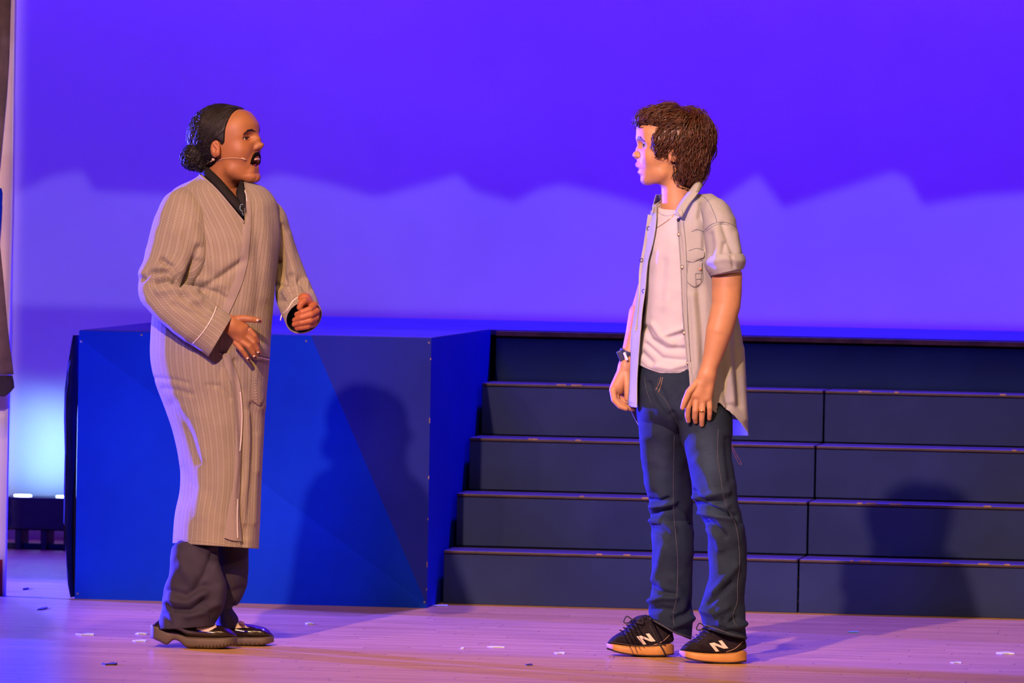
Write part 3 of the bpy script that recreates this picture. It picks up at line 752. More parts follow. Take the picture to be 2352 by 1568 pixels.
def robefn(n, p, v):
    u, w, _ = n.sep(v)
    ru = n.math('DIVIDE', u, .0235); fr = n.math('FRACT', ru)
    inrow = n.math('SUBTRACT', 1., n.smooth(n.math('ABSOLUTE', n.math('SUBTRACT', fr, .5)), .14, .22))
    dash = n.math('FRACT', n.math('ADD', n.math('DIVIDE', w, .0072), n.math('MULTIPLY', fr, 2.2)))
    dsh = n.math('SUBTRACT', 1., n.smooth(n.math('ABSOLUTE', n.math('SUBTRACT', dash, .5)), .18, .34))
    cab = n.math('MULTIPLY', inrow, dsh)
    side = n.math('SUBTRACT', 1., n.smooth(n.math('ABSOLUTE', n.math('SUBTRACT', n.math('ABSOLUTE', n.math('SUBTRACT', fr, .5)), .27)), .02, .06))
    rib = n.math('SINE', n.math('MULTIPLY', w, 2*PI/.0032)); rib2 = n.math('SINE', n.math('MULTIPLY', u, 2*PI/.0026))
    big = n.noise(v, 7, 4)
    base = n.mix(n.smooth(big, .3, .7), (.27, .228, .165, 1), (.31, .262, .19, 1))
    c = n.mix(n.math('MULTIPLY', cab, .6), base, (.42, .37, .28, 1)); c = n.mix(n.math('MULTIPLY', side, .35), c, (.19, .15, .125, 1))
    n.put(p.inputs['Base Color'], c)
    h = n.math('ADD', n.math('MULTIPLY', cab, 1.), n.math('MULTIPLY', n.math('ADD', rib, rib2), .12)); h = n.math('SUBTRACT', h, n.math('MULTIPLY', side, .6))
    b = n.new('ShaderNodeBump'); b.inputs['Strength'].default_value = .55; b.inputs['Distance'].default_value = .0016; n.put(b.inputs['Height'], h); n.put(p.inputs['Normal'], b.outputs[0])
M['robe'] = mat('taupe_cable_knit', (.3, .25, .2), .9, spec=.2, sheen=.15, coord='UV', fn=robefn)
def plainknit(n, p, v):
    u, w, _ = n.sep(v); rib = n.math('SINE', n.math('MULTIPLY', w, 2*PI/.003))
    n.put(p.inputs['Base Color'], n.mix(n.noise(v, 12, 4), (.285, .24, .205, 1), (.34, .285, .24, 1)))
    b = n.new('ShaderNodeBump'); b.inputs['Strength'].default_value = .3; b.inputs['Distance'].default_value = .001; n.put(b.inputs['Height'], rib); n.put(p.inputs['Normal'], b.outputs[0])
M['robe_band'] = mat('taupe_plain_knit', (.3, .25, .2), .9, spec=.2, sheen=.15, coord='UV', fn=plainknit)
M['piping'] = mat('pale_pink_piping', (.80, .68, .64), .5)
M['blackshirt'] = mat('black_poplin', (.010, .008, .009), .75, spec=.25, var=.2, vscale=30)
M['trouser'] = mat('aubergine_trouser', (.034, .028, .052), .75, spec=.25, var=.15, vscale=18, bump=.2, bscale=900)
M['patent'] = mat('black_leather', (.014, .007, .007), .22, spec=.6, coat=.4, coatr=.12)
M['lug'] = mat('dark_brown_rubber', (.095, .068, .052), .6, var=.1, vscale=40)
M['sock'] = mat('cream_sock', (.66, .52, .45), .9, bump=.4, bscale=600)
M['hair_black'] = mat('black_hair', (.009, .006, .0065), .52, spec=.4, var=.4, vscale=60)
M['hair_brown'] = mat('brown_hair', (.075, .026, .013), .40, spec=.5, var=.45, vscale=70)
M['fuzz'] = mat('black_felt_moustache', (.004, .003, .003), .95, spec=.1)
M['eye'] = mat('eye_white', (.42, .36, .33), .3)
M['iris'] = mat('dark_iris', (.02, .010, .006), .12, coat=1)
M['teeth'] = mat('teeth', (.72, .62, .52), .3)
M['mouth'] = mat('mouth_lining', (.22, .03, .03), .5)
M['nail'] = mat('black_nail_varnish', (.02, .004, .006), .2, coat=1)
M['mic'] = mat('beige_microphone', (.62, .42, .26), .4)
M['gold'] = mat('gold', (.85, .52, .18), .25, metal=1)
M['tee'] = mat('white_jersey', (.54, .54, .62), .9, spec=.2, var=.03, vscale=20, bump=.2, bscale=900)
def denimfn(dark, light, scale=1., mottled=.5, twill=.35):
    def fn(n, p, v):
        u, w, _ = n.sep(v)
        t = n.math('SINE', n.math('MULTIPLY', n.math('ADD', u, n.math('MULTIPLY', w, .8)), 2*PI/.0022))
        big = n.noise(v, 5*scale, 5, .6); fine = n.noise(n.comb(n.math('MULTIPLY', u, 900), n.math('MULTIPLY', w, 260), 0), 1, 3)
        f = n.math('ADD', n.math('MULTIPLY', n.smooth(big, .3, .7), mottled), n.math('MULTIPLY', n.smooth(fine, .35, .65), 1-mottled))
        c = n.mix(f, dark+(1,), light+(1,)); c = tintmul(n, c) if scale == 1.01 else c
        n.put(p.inputs['Base Color'], c)
        b = n.new('ShaderNodeBump'); b.inputs['Strength'].default_value = twill; b.inputs['Distance'].default_value = .0006
        n.put(b.inputs['Height'], n.math('ADD', t, fine)); n.put(p.inputs['Normal'], b.outputs[0])
    return fn
M['chambray'] = mat('pale_washed_denim', (.6, .6, .6), .85, spec=.2, coord='UV', fn=denimfn((.35, .375, .395), (.46, .47, .47), 1.3, .55, .25))
M['chambray_dark'] = mat('pale_denim_seam', (.22, .25, .30), .85, spec=.2, var=.2, vscale=80)
M['jeans'] = mat('blue_jeans', (.1, .15, .25), .85, spec=.2, coord='UV', fn=denimfn((.009, .018, .042), (.026, .042, .082), 1.01, .45, .35))
M['jeans_seam'] = mat('faded_jeans_seam', (.048, .054, .085), .85, var=.3, vscale=150)
M['thread'] = mat('tan_stitching', (.50, .30, .14), .8)
M['suede'] = mat('black_suede', (.018, .014, .020), .95, spec=.15, var=.35, vscale=40, bump=.4, bscale=400)
M['gum'] = mat('gum_rubber', (.52, .25, .07), .5, var=.12, vscale=20)
M['white_logo'] = mat('off_white_leather', (.82, .76, .66), .5)
M['lace'] = mat('black_lace', (.02, .018, .03), .8)
M['snap'] = mat('pearl_snap', (.55, .50, .40), .3, coat=.5)
M['snapring'] = mat('dark_snap_ring', (.05, .04, .10), .35, metal=.8)
M['watch'] = mat('navy_watch_strap', (.03, .035, .10), .4, coat=.3)
M['wire'] = mat('orange_wire', (.75, .32, .16), .5)
M['leather_stitch'] = mat('dull_pink_stitch', (.45, .30, .22), .7)

# ================================================================== woman in the robe
def head_mesh(scale, q, h=.0018):
    lo, hi = (-.13, -.10, q.get('zlo', -.20)), (.14, .10, .135)
    V, F = surfnet(lambda P: head_sdf(P, q), lo, hi, h); return V*scale, F
def skin_tint(V, kind, scale, q):
    """lips, ear and nose warmth as pigment in head space"""
    V = V/scale; A = np.stack([V[:, 0], np.abs(V[:, 1]), V[:, 2]], 1); c = np.ones((len(V), 4)); op = q.get('open', 0); V = V-np.array([0, 0, q.get('lu', 0)])*((V[:, 2] < -.035)[:, None]); A = np.stack([V[:, 0], np.abs(V[:, 1]), V[:, 2]], 1)
    def paint(w, col): c[:, :3] = c[:, :3]*(1-w[:, None])+np.array(col)*w[:, None]
    lip = lambda pts, r: np.clip(1-(capchain(A, pts, [r]*len(pts))/.0025), 0, 1)*.8
    u = lip([(.094, 0, -.0535), (.088, .012, -.0548), (.078, .023, -.0600)], .0042); lz = -.0655-op
    l = lip([(.090-op*.35, 0, lz), (.086-op*.35, .011, lz+.001), (.078, .022, -.0615-op*.35)], .0048)
    paint(np.maximum(u, l), q['lip'])
    if op:
        inn = np.clip(1-ellip(V, (.088, 0, -.062-op*.55), (.026, .0155, op*.55))/.002, 0, 1); paint(inn, (.25, .07, .08))
    ear = np.clip(1-ellip(A, (-.004, .082, -.004), (.018, .012, .03))/.006, 0, 1)*.35; paint(ear, q['blush'])
    ch = np.exp(-((A[:, 0]-.065)**2+(A[:, 1]-.045)**2+(A[:, 2]+.02)**2)/.0004)*.25; paint(ch, q['blush'])
    lid = np.clip(1-np.abs(ellip(A, (.072, .032, .004+q.get('ez', 0)), (.012, .0172, .0110)))/.003, 0, 1)*(A[:, 0] > .06)*.30; paint(lid, q['lid'])
    return c
def place(V, O, Rm): return V@Rm+O
def eyes(fig, O, Rm, sc, parent, ez=0, look=0, vis=(1, -1), open_=.0050, ex=.0760, exo=0):
    """eyeball with iris, lid rims and lashes, made in head space"""
    for s in vis:
        c = np.array([.0682+exo, s*.0325, .0035+ez]); V, F = [], []; nu, nv = 28, 16
        for j in range(nv+1):
            for i in range(nu):
                th = PI*j/nv; ph = 2*PI*i/nu
                V.append(c+.0118*np.array([math.cos(th), math.sin(th)*math.cos(ph), math.sin(th)*math.sin(ph)]))
        F = [(j*nu+i, j*nu+(i+1) % nu, (j+1)*nu+(i+1) % nu, (j+1)*nu+i) for j in range(nv) for i in range(nu)]
        V = np.array(V); mi = []
        ax = np.array([math.cos(look), math.sin(look), -.03]); ax /= np.linalg.norm(ax)
        for f in F: mi.append(1 if (V[list(f)].mean(0)-c)@ax > .0118*.86 else 0)
        e = mk('eye', place(V*sc, O, Rm), F, None, parent, True, mats=[M['eye'], M['iris']], midx=mi)
        pts = []
        for t in np.linspace(-1, 1, 17):
            q_ = place(np.array([.13, s*(.0345+t*.0155), .0035+ez+(open_+.0004)*(1-t*t)**.5])*sc, O, Rm); h = fig.bv['head'].ray_cast(Vector(q_), Vector(-Rm[0]), .09)
            if h[0] is not None and ((np.array(h[0])-O)@Rm[0])/sc > .066: pts.append(np.array(h[0])+Rm[0]*.0003)
        if len(pts) > 4:
            v, f = tubev(pts, np.sin(np.linspace(.35, PI-.3, len(pts)))*.0010*sc, 5); mk('lashes', v, f, M['hair_black'], e, True)
q_skin = [None]
def brow(fig, O, Rm, sc, parent, s, pts, w, m, bv, nh=130):
    """eyebrow of short hairs lying on the forehead"""
    rng = random.Random(5); V, F = [], []; parts = []
    d = dens(pts, 46)
    for k in range(nh):
        i = rng.randrange(0, 44); c = d[i]; t = i/45; ww = w*math.sin(PI*(.15+.8*t))
        p0 = np.array([.11, s*c[0], c[1]+rng.uniform(-ww, ww)]); dr = (d[i+1]-d[i]); dr = dr/np.linalg.norm(dr)
        p1 = p0+np.array([0, s*dr[0], dr[1]+rng.uniform(.0, .5)])*.0065; pp = []
        for a in np.linspace(0, 1, 4):
            q = place((p0*(1-a)+p1*a)*sc, O, Rm); h = bv.ray_cast(Vector(q), Vector(-Rm[0]), .09)
            if h[0] is None: break
            pp.append(np.array(h[0])+np.array(h[1])*.0006)
        if len(pp) == 4: parts.append(tubev(pp, [.0005, .0006, .0005, .0002], 4, False))
    v, f = join(parts); return mk('eyebrow', v, f, m, parent, True)

def chunk(fn, lo, hi, h): return surfnet(fn, lo, hi, h)
def merge(parts):
    V, F, C, o = [], [], [], 0
    for v, f, c in parts:
        V.append(v); F.append(f+o); C.append(c if c is not None else np.ones((len(v), 4))); o += len(v)
    return np.concatenate(V), np.concatenate(F), np.concatenate(C)
def hand_sdf(fig, palm, fingers, arm, kpalm=.006, kf=.0025):
    """palm/arm: list of (px,py,d,r) chains; fingers: list of chains. returns f, lo, hi"""
    def ch(c): return [tuple(fig.P(a, b, d)) for a, b, d, r in c], [r for a, b, d, r in c]
    pc = [ch(c) for c in palm]; fc = [ch(c) for c in fingers]; ac = [ch(c) for c in arm]
    allp = np.array([p for c, r in pc+fc+ac for p in c]); lo = allp.min(0)-.045; hi = allp.max(0)+.045
    def f(P):
        d = None
        for c, r in pc:
            e = capchain(P, c, r); d = e if d is None else smin(d, e, .010)
        for c, r in ac: d = smin(d, capchain(P, c, r), .014)
        for c, r in fc:
            e = capchain(P, c, r); 
            d = smin(d, e, kf)
        return d
    return f, lo, hi
def torso_sdf(parts):
    def f(P):
        d = None
        for a, b, ra, rb in parts:
            e = capsule(P, a, b, ra, rb); d = e if d is None else smin(d, e, .05)
        return d
    return f

W = Fig(500, 1484)
woman = empty('person', W.loc, YAW)
tag(woman, 'woman in taupe cable knit robe and dark trousers, black moustache, hand on belly', 'person')
q_skin[0] = M['skin_brown']
# ---- head
WO, WR = frame_head(W.P(524, 338, 0), math.radians(24), math.radians(12), 1, 0)
wq = dict(open=.0170, jaw=.004, nose=.006, nz=.010, chin=.0085, fore=.004, eye=.0044, ez=.0075, lu=.007, nr=.80, neck=((-.030, 0, -.075), (-.090, 0, -.185), .046, .054), lip=(.80, .42, .42), blush=(1, .72, .66), lid=(.62, .50, .50), zlo=-.21)
WS = 1.045
hv, hf = head_mesh(WS, wq); wc = skin_tint(hv, 'w', WS, wq); hv = warp_profile(hv, WO, WR, WS, [(572, 256), (584, 272), (591, 284), (592, 300), (599, 346), (591, 398)], W); hv = warp_profile(hv, WO, WR, WS, [(593, 306), (600, 318), (607, 329), (606, 336), (600, 345)], W, .019); hv = place(hv, WO, WR)
W.reg('head', hv, hf)
# ---- near hand on the belly
near = hand_sdf(W,
    [[(533, 748, -.205, .022), (552, 757, -.205, .018)], [(531, 740, -.205, .020), (563, 750, -.203, .012)], [(533, 757, -.203, .020), (546, 778, -.200, .013)],
     [(550, 757, -.205, .016), (571, 770, -.199, .0115)], [(548, 760, -.205, .016), (559, 781, -.199, .0115)]],
    [[(545, 733, -.205, .0125), (558, 731, -.209, .0115), (576, 733, -.212, .0098), (590, 735, -.209, .0088), (597, 737, -.206, .0070)],
     [(574, 759, -.202, .0100), (584, 771, -.203, .0090), (590, 783, -.192, .0082), (592, 791, -.180, .0070)],
     [(568, 773, -.203, .0100), (582, 786, -.206, .0094), (590, 800, -.197, .0084), (595, 811, -.186, .0070)],
     [(555, 784, -.203, .0098), (572, 796, -.207, .0094), (580, 809, -.200, .0084), (586, 820, -.190, .0070)],
     [(541, 787, -.200, .0090), (555, 803, -.203, .0086), (564, 815, -.197, .0078), (571, 826, -.189, .0066)]],
    [[(468, 712, -.195, .026), (534, 748, -.204, .0235)]])
nv_, nf_ = chunk(*near, .0019)
# ---- far hand, loose fist
far = hand_sdf(W,
    [[(705, 722, -0.120, .026), (712, 736, -0.120, .024)], [(712, 705, -0.110, .020), (722, 722, -0.115, .018)]],
    [[(712, 694, -0.130, .0115), (700, 690, -0.147, .0110), (692, 697, -0.155, .0108), (688, 706, -0.155, .0092)],
     [(722, 700, -0.130, .0105), (712, 710, -0.151, .0105), (694, 717, -0.155, .0095), (682, 722, -0.143, .0085)],
     [(727, 714, -0.130, .0108), (714, 722, -0.153, .0108), (692, 729, -0.157, .0098), (677, 735, -0.143, .0085)],
     [(726, 729, -0.127, .0105), (712, 736, -0.150, .0105), (692, 741, -0.154, .0095), (676, 745, -0.141, .0082)],
     [(719, 742, -0.123, .0100), (707, 749, -0.143, .0098), (692, 752, -0.147, .0088), (682, 754, -0.137, .0075)]],
    [[(700, 690, -0.085, .024), (708, 712, -0.105, .024)]])
fv_, ff_ = chunk(*far, .0020)
DN = -.10; DF = .04
tp = [tuple(W.P(*p)) for p in ((505, 478, .02), (500, 620, .0), (485, 820, 0), (465, 880, -.045), (465, 1150, -.045), (452, 1360, -.06), (520, 880, .07), (525, 1150, .06), (524, 1310, .04), (425, 490, -.07), (600, 495, .08), (362, 648, -.145), (660, 600, .10), (470, 710, -.195), (690, 690, .01))]
tv_, tf_ = chunk(torso_sdf([(tp[0], tp[1], .075, .10), (tp[1], tp[2], .10, .11), (tp[2], tp[3], .10, .070), (tp[3], tp[4], .065, .045), (tp[4], tp[5], .045, .024), (tp[2], tp[6], .10, .075), (tp[6], tp[7], .065, .045), (tp[7], tp[8], .045, .022),
     (tp[0], tp[9], .06, .042), (tp[0], tp[10], .06, .034), (tp[9], tp[11], .042, .034), (tp[11], tp[13], .034, .024), (tp[10], tp[12], .032, .022), (tp[12], tp[14], .022, .018)]),
     (-.35, -.30, .06), (.35, .30, 1.50), .011)
V, F, C = merge([(hv, hf, wc), (nv_, nf_, None), (fv_, ff_, np.tile(np.array([1.1, .85, .85, 1]), (len(fv_), 1))), (tv_, tf_, None)])
wb = mk('body', V, F, M['skin_brown'], woman, True); colorattr(wb, C)
W.reg('hand', nv_, nf_)
eyes(W, WO, WR, WS, woman, ez=.0075, look=-.22, open_=.0042, exo=.003)
for s in (-1, 1): brow(W, WO, WR, WS, woman, s, [(.011, .0260), (.022, .0300), (.035, .0315), (.048, .0245)], .0015, M['hair_black'], W.bv['head'])
# teeth and mouth
def hs(P): return place(np.array(P)*WS, WO, WR)
pts = [(.0895-.30*abs(y)*abs(y)*40, y, -.0535) for y in np.linspace(-.017, .017, 11)]
v, f = tubev(hs(pts), [.0030]*11, 8); mk('upper_teeth', v, f, M['teeth'], woman, True)
pts = [(.0765-.30*y*y*60, y, -.0695) for y in np.linspace(-.010, .010, 7)]
v, f = tubev(hs(pts), [.0045]*7, 8); mk('tongue', v, f, M['mouth'], woman, True)
# moustache: felt strip following the upper lip, ends turned down
pl = [(-.0285, -.066), (-.0255, -.054), (-.018, -.0425), (-.007, -.0385), (0, -.0395), (.007, -.0385), (.018, -.0425), (.0255, -.054), (.0285, -.066)]
P = dens(pl, 37); R1 = []; 
wid = np.interp(np.linspace(0, 1, 37), [0, .15, .35, .47, .5, .53, .65, .85, 1], [.0012, .0030, .0046, .0046, .0042, .0046, .0046, .0030, .0012])
G = []
for i, (y, z) in enumerate(P):
    d = P[min(i+1, 36)]-P[max(i-1, 0)]; d /= np.linalg.norm(d); nrm = np.array([-d[1], d[0]]); row = []
    for t in (-1, -.5, 0, .5, 1):
        yy, zz = y+nrm[0]*wid[i]*t, z+nrm[1]*wid[i]*t
        o_ = hs([(.14, yy, zz)])[0]; h = W.bv['head'].ray_cast(Vector(o_), Vector(-WR[0]), .12)
        row.append(np.array(h[0])+np.array(WR[0])*(.0012+.0022*(1-t*t)) if h[0] is not None else (row[-1] if row else hs([(.09, yy, zz)])[0]))
    G.append(row)
G = np.array(G); idx = np.arange(37*5).reshape(37, 5)
o = mk('moustache', G.reshape(-1, 3), [(idx[i, j], idx[i+1, j], idx[i+1, j+1], idx[i, j+1]) for i in range(36) for j in range(4)], M['fuzz'], woman, True)
m = o.modifiers.new('t', 'SOLIDIFY'); m.thickness = .003; m.offset = 0; o['label'] = 'black stick-on moustache with drooping ends'
# ---- hair: slicked back cap, bun, curls
def whair(P):
    d = ellip(P, (-.020, 0, .036), (.103, .083, .097))
    d = smin(d, ellip(np.stack([P[..., 0], np.abs(P[..., 1]), P[..., 2]], -1), (.050, .010, .040), (.053, .060, .069)), .02)
    # hairline plane: keep behind a curved front surface
    y = np.abs(P[..., 1]); front = P[..., 0]-(.034+np.clip(P[..., 2]-.045, 0, 1)*.42+np.clip(.05-y, 0, 1)*.16+np.clip(.045-P[..., 2], 0, 1)*-.25)
    d = smax(d, front, .006)
    low = -(P[..., 2]+.045+np.clip(P[..., 0]+.035, -.1, .1)*-.9); d = smax(d, low, .010)
    d = smax(d, -ellip(np.stack([P[..., 0], y, P[..., 2]], -1), (.002, .086, -.006), (.021, .022, .030)), .004)
    return d
v0, f0 = surfnet(whair, (-.14, -.10, -.09), (.09, .10, .15), .0024); hv2 = place(v0*WS, WO, WR)
cap_ = mk('hair', hv2, f0, M['hair_black'], woman, True)
W.reg('hairbase', hv2, f0)
BUN = W.P(447, 360, .0)
def bunf(P):
    d = ellip(P, BUN, (.045, .042, .040), roty(.5)); d = smin(d, capsule(P, BUN, W.P(480, 345, 0), .032, .030), .012); d = smin(d, ellip(P, W.P(462, 382, -.01), (.016, .02, .018)), .01)
    return d+.0022*np.sin(P[..., 0]*420+P[..., 2]*160)*np.sin(P[..., 2]*380+P[..., 1]*200)
bv_, bf_ = surfnet(bunf, BUN-.075, BUN+.085, .0022); b_ = mk('bun', bv_, bf_, M['hair_black'], cap_, True); W.reg('bun', bv_, bf_)
rng = random.Random(3)
def head_flow(p, r):
    t = np.array(W.P(478, 350, 0))-p; return t/np.linalg.norm(t)
sel = [hv2[i] for i in range(0, len(hv2))]; rng.shuffle(sel)
def hedge(p):
    l = (p-WO)@WR.T/WS; y = abs(l[1]); return l[0]-(.030+max(0, l[2]-.045)*.42+max(0, .05-y)*.16-max(0, .045-l[2])*.25) > -.012
def front_ok(p):
    l = (p-WO)@WR.T/WS; return l[0] > -.03 or rng.random() < .3
strands(W.bv['hairbase'], [p for p in sel if front_ok(p)][:1500]+[p for p in sel if hedge(p)][:420], head_flow, 12, .0052, rng, .0013, .0009, 1.2, .0007, M['hair_black'], 'hair_strands', cap_)
def curl_flow(p, r):
    return np.array([r.uniform(-1, 1), r.uniform(-1, 1), r.uniform(-1, 1)])*.9+head_flow(p, r)*.6
back = [p for p in sel if ((p-WO)@WR.T/WS)[0] < -.02]
strands(W.bv['hairbase'], back[:750], curl_flow, 12, .0034, rng, .0014, .0030, 1.5, .0018, M['hair_black'], 'curls', cap_, relax=.25)
bs = list(bv_); rng.shuffle(bs)
def bun_flow(p, r):
    q = p-np.array(BUN); return np.cross(q, np.array([.3, 1, .2]))/np.linalg.norm(q)+np.array([r.uniform(-.6, .6), r.uniform(-.6, .6), r.uniform(-.6, .6)])
strands(W.bv['bun'], bs[:520], bun_flow, 12, .0045, rng, .0016, .0026, 1.3, .0018, M['hair_black'], 'bun_curls', cap_, relax=.4)
pts = [hs([(.062-.0*t, 0, .108+.0)])[0] for t in (0,)]
# ---- shirt under the robe
rows = [(392, 474, 556, .010, .052), (410, 468, 560, .005, .06), (430, 440, 580, 0, .080), (470, 400, 605, 0, .096), (560, 388, 620, 0, .112), (640, 380, 622, 0, .130), (700, 375, 615, 0, .13)]
G = garment(W, rows, 408, 700, nu=90, nv=60)
cloth(W, 'shirt', G, M['blackshirt'], woman, cut=lambda x, y, v: (y < 470-(560-x)*.0) & (x > 500+(y-405)*.72) & (x < 557) & (v[:, 1] < 0))
a = ribbon(W, 'shirt_collar', [(477, 384, -.030), (501, 406, -.066), (528, 436, -.098), (546, 456, -.108), (562, 476, -.112)], [(463, 399, -.035), (489, 423, -.083), (528, 467, -.118), (548, 489, -.120), (562, 502, -.120)], M['blackshirt'], woman, curl=.008)
ribbon(W, 'shirt_collar', [(552, 415, -.055), (546, 430, -.085), (542, 446, -.103), (549, 458, -.112)], [(557, 414, -.05), (563, 440, -.098), (566, 470, -.116), (566, 500, -.120)], M['blackshirt'], woman, curl=.005)
ribbon(W, 'shirt_collar', [(477, 384, -.030), (468, 388, .0), (472, 392, .04), (500, 396, .06)], [(463, 399, -.035), (453, 402, .0), (462, 406, .05), (500, 408, .075)], M['blackshirt'], woman)
# ---- robe
rb = empty('robe', (0, 0, 0), 0, woman); rb['label'] = 'taupe cable knit robe with pale piping'
rows = [(400, 462, 556, .010, .066), (412, 444, 566, .005, .080), (430, 406, 606, 0, .102), (455, 384, 632, 0, .122), (490, 373, 641, -.002, .136), (540, 370, 645, -.006, .148), (600, 366, 640, -.008, .154), (660, 362, 632, -.008, .156),
        (720, 350, 626, -.008, .158), (770, 346, 622, -.006, .162), (830, 346, 619, -.004, .168), (880, 357, 615, -.002, .170), (930, 376, 611, 0, .165), (1000, 400, 607, 0, .158), (1060, 411, 604, 0, .154), (1120, 413, 601, 0, .152), (1180, 402, 598, 0, .154), (1262, 395, 594, 0, .158)]
hemf = lambda a: 1247+13*(.5+.5*math.cos(a))
G = garment(W, rows, lambda a: 404+8*math.cos(a)-4*math.sin(a), hemf, nu=260, nv=300)
cr_ = [([(556, 600), (500, 640), (452, 668)], -.010, 7), ([(470, 590), (500, 618), (530, 598)], .006, 16), ([(440, 655), (500, 672), (528, 690)], -.008, 5), ([(455, 640), (515, 655)], .006, 10),
       ([(357, 868), (400, 872), (432, 880)], -.004, 5), ([(375, 892), (410, 897), (440, 905)], -.004, 6), ([(395, 930), (425, 965), (440, 1000), (457, 1058)], -.005, 11), ([(412, 940), (448, 990), (470, 1050)], .003, 14),
       ([(420, 1080), (445, 1120), (430, 1150)], -.003, 12), ([(475, 884), (505, 886), (528, 915)], -.004, 5), ([(540, 830), (548, 900), (556, 990), (560, 1060), (553, 1130), (556, 1200), (562, 1250)], -.012, 7),
       ([(580, 930), (583, 1010), (578, 1100), (570, 1180), (566, 1230)], -.010, 8), ([(596, 880), (598, 980), (592, 1080)], .004, 8), ([(590, 1000), (588, 1100), (584, 1200)], .004, 6), ([(570, 950), (572, 1080), (568, 1200)], .005, 8),
       ([(480, 1130), (500, 1180), (484, 1235)], -.003, 14), ([(505, 980), (512, 1080), (508, 1200)], .004, 16), ([(592, 800), (580, 870), (598, 930)], .008, 14), ([(556, 560), (575, 640), (565, 700)], .006, 22),
       ([(600, 480), (612, 560), (606, 680)], .006, 16), ([(585, 500), (594, 600), (588, 720)], -.004, 9), ([(470, 450), (520, 500), (550, 560)], .008, 26), ([(458, 960), (470, 1050), (462, 1180)], .005, 18)]
def rcut(x, y, v):
    near_edge = np.interp(x, [455, 463, 489, 528, 560, 562], [396, 401, 425, 469, 508, 508])
    return (v[:, 1] < .02) & (x > 455) & (x < 561) & (y < near_edge)
NE = ([455, 463, 489, 528, 560, 562], [396, 401, 425, 469, 508, 508])
LAP = ([404, 441, 502, 564, 600, 634, 692, 706, 815, 830, 890, 950, 1030, 1100, 1180, 1262], [560, 568, 569, 566, 560, 549, 524, 516, 512, 522, 547, 552, 550, 544, 530, 524])
def rsnap(G, PX):
    y = PX[..., 1]-np.interp(PX[..., 0], *NE); k = (np.abs(y) < 4.2) & (PX[..., 0] > 455) & (PX[..., 0] < 563) & (G[..., 1] < .02)
    G = G.copy(); G[..., 2] += np.where(k, y/732, 0); x = PX[..., 0]-561; k = (np.abs(x) < 3.4) & (PX[..., 1] < 506) & (G[..., 1] < .02); G[..., 0] -= np.where(k, x/732, 0); return G
def ruv(uv, PX, G):
    x, y = PX[..., 0], PX[..., 1]; near_ = (x < np.interp(y, *LAP)) & (G[..., 1] < .03)
    sh = np.where(y < 640, (640-y)**2/640*1.15, 0)*near_+np.where(y < 560, (560-y)*.12, 0)*~near_
    uv = uv.copy(); c = (G[..., 1] < .06)*1.; uv[..., 0] = uv[..., 0]-c*sh/732*np.where(near_, 1., -1.)*np.where(G[..., 1] < .06, 1, 0)
    return uv
seam_edge = 1
cloth(W, 'robe_body', G, M['robe'], rb, creases=cr_, noise=(.0022, 14, .25), cut=rcut, hemin=.05, seed=2, snap=rsnap, uvw=ruv)
# near sleeve
rows = [(400, 441, 452, 468, -.030, .050, 0), (373, 462, 478, 494, -.055, .074, 0), (357, 494, 488, 528, -.080, .084), (343, 540, 489, 566, -.100, .086), (330, 596, 476, 618, -.125, .082), (317, 640, 446, 652, -.150, .074),
        (319, 683, 438, 655, -.172, .068), (345, 716, 452, 664, -.190, .064), (387, 752, 474, 682, -.200, .062), (430, 784, 500, 703, -.205, .060), (462, 806, 520, 716, -.206, .058), (479, 820, 534, 727, -.206, .057)]
G = limb(W, rows, 110, 170)
cr_ = [([(325, 640), (350, 624), (380, 624), (404, 640), (412, 655)], -.016, 6), ([(372, 596), (394, 612), (408, 640), (428, 652)], -.013, 6), ([(360, 650), (390, 643), (412, 646), (432, 655)], -.012, 6), ([(330, 632), (352, 636), (398, 632)], .007, 9),
       ([(385, 600), (402, 625), (410, 645)], .006, 7), ([(432, 640), (440, 620), (452, 600)], -.007, 9), ([(455, 570), (440, 620), (432, 655)], -.010, 9), ([(445, 520), (458, 560), (462, 590)], .005, 14), ([(405, 540), (420, 590), (420, 620)], .005, 14),
       ([(365, 668), (410, 662), (448, 668)], .007, 10), ([(420, 680), (450, 700), (470, 712)], -.007, 9), ([(338, 690), (372, 730), (430, 770)], .004, 14), ([(400, 700), (430, 716), (480, 730)], -.004, 8), ([(470, 688), (490, 705), (500, 720)], -.006, 6), ([(440, 690), (470, 690), (492, 700)], .006, 8)]
cr_ = [(p, d*1.45, w) for p, d, w in cr_]
nslv = cloth(W, 'sleeve', G, M['robe'], rb, creases=cr_, noise=(.0025, 16), hemin=.06, seed=4)
seam(W, 'cuff_piping', [(499, 699), (493, 716), (480, 742), (462, 768), (448, 784), (440, 792)], ['sleeve'], .0019, M['piping'], nslv, lift=.0008)
W.bv['near_sleeve'] = W.bv['sleeve']
# far sleeve
rows = [(596, 470, 628, 462, .030, .040), (610, 496, 650, 482, .050, .060), (622, 545, 668, 532, .070, .066), (629, 605, 690, 592, .075, .062), (632, 655, 709, 640, .060, .058), (634, 692, 720, 664, .030, .058), (646, 722, 728, 684, -.025, .056),
        (662, 752, 733, 704, -.085, .054)]
G = limb(W, rows, 100, 150)
cr_ = [([(640, 655), (672, 645), (700, 652)], -.012, 6), ([(645, 668), (678, 660), (703, 648)], .006, 8), ([(646, 690), (668, 674), (698, 668)], -.011, 6), ([(655, 640), (668, 632), (694, 640)], -.009, 6), ([(648, 520), (654, 580), (650, 640)], -.008, 7), ([(662, 540), (672, 600), (680, 640)], .004, 9), ([(640, 600), (645, 650), (640, 690)], -.008, 7),
       ([(690, 640), (700, 655), (712, 664)], -.010, 6)]
cr_ = [(p, d*1.35, w) for p, d, w in cr_]
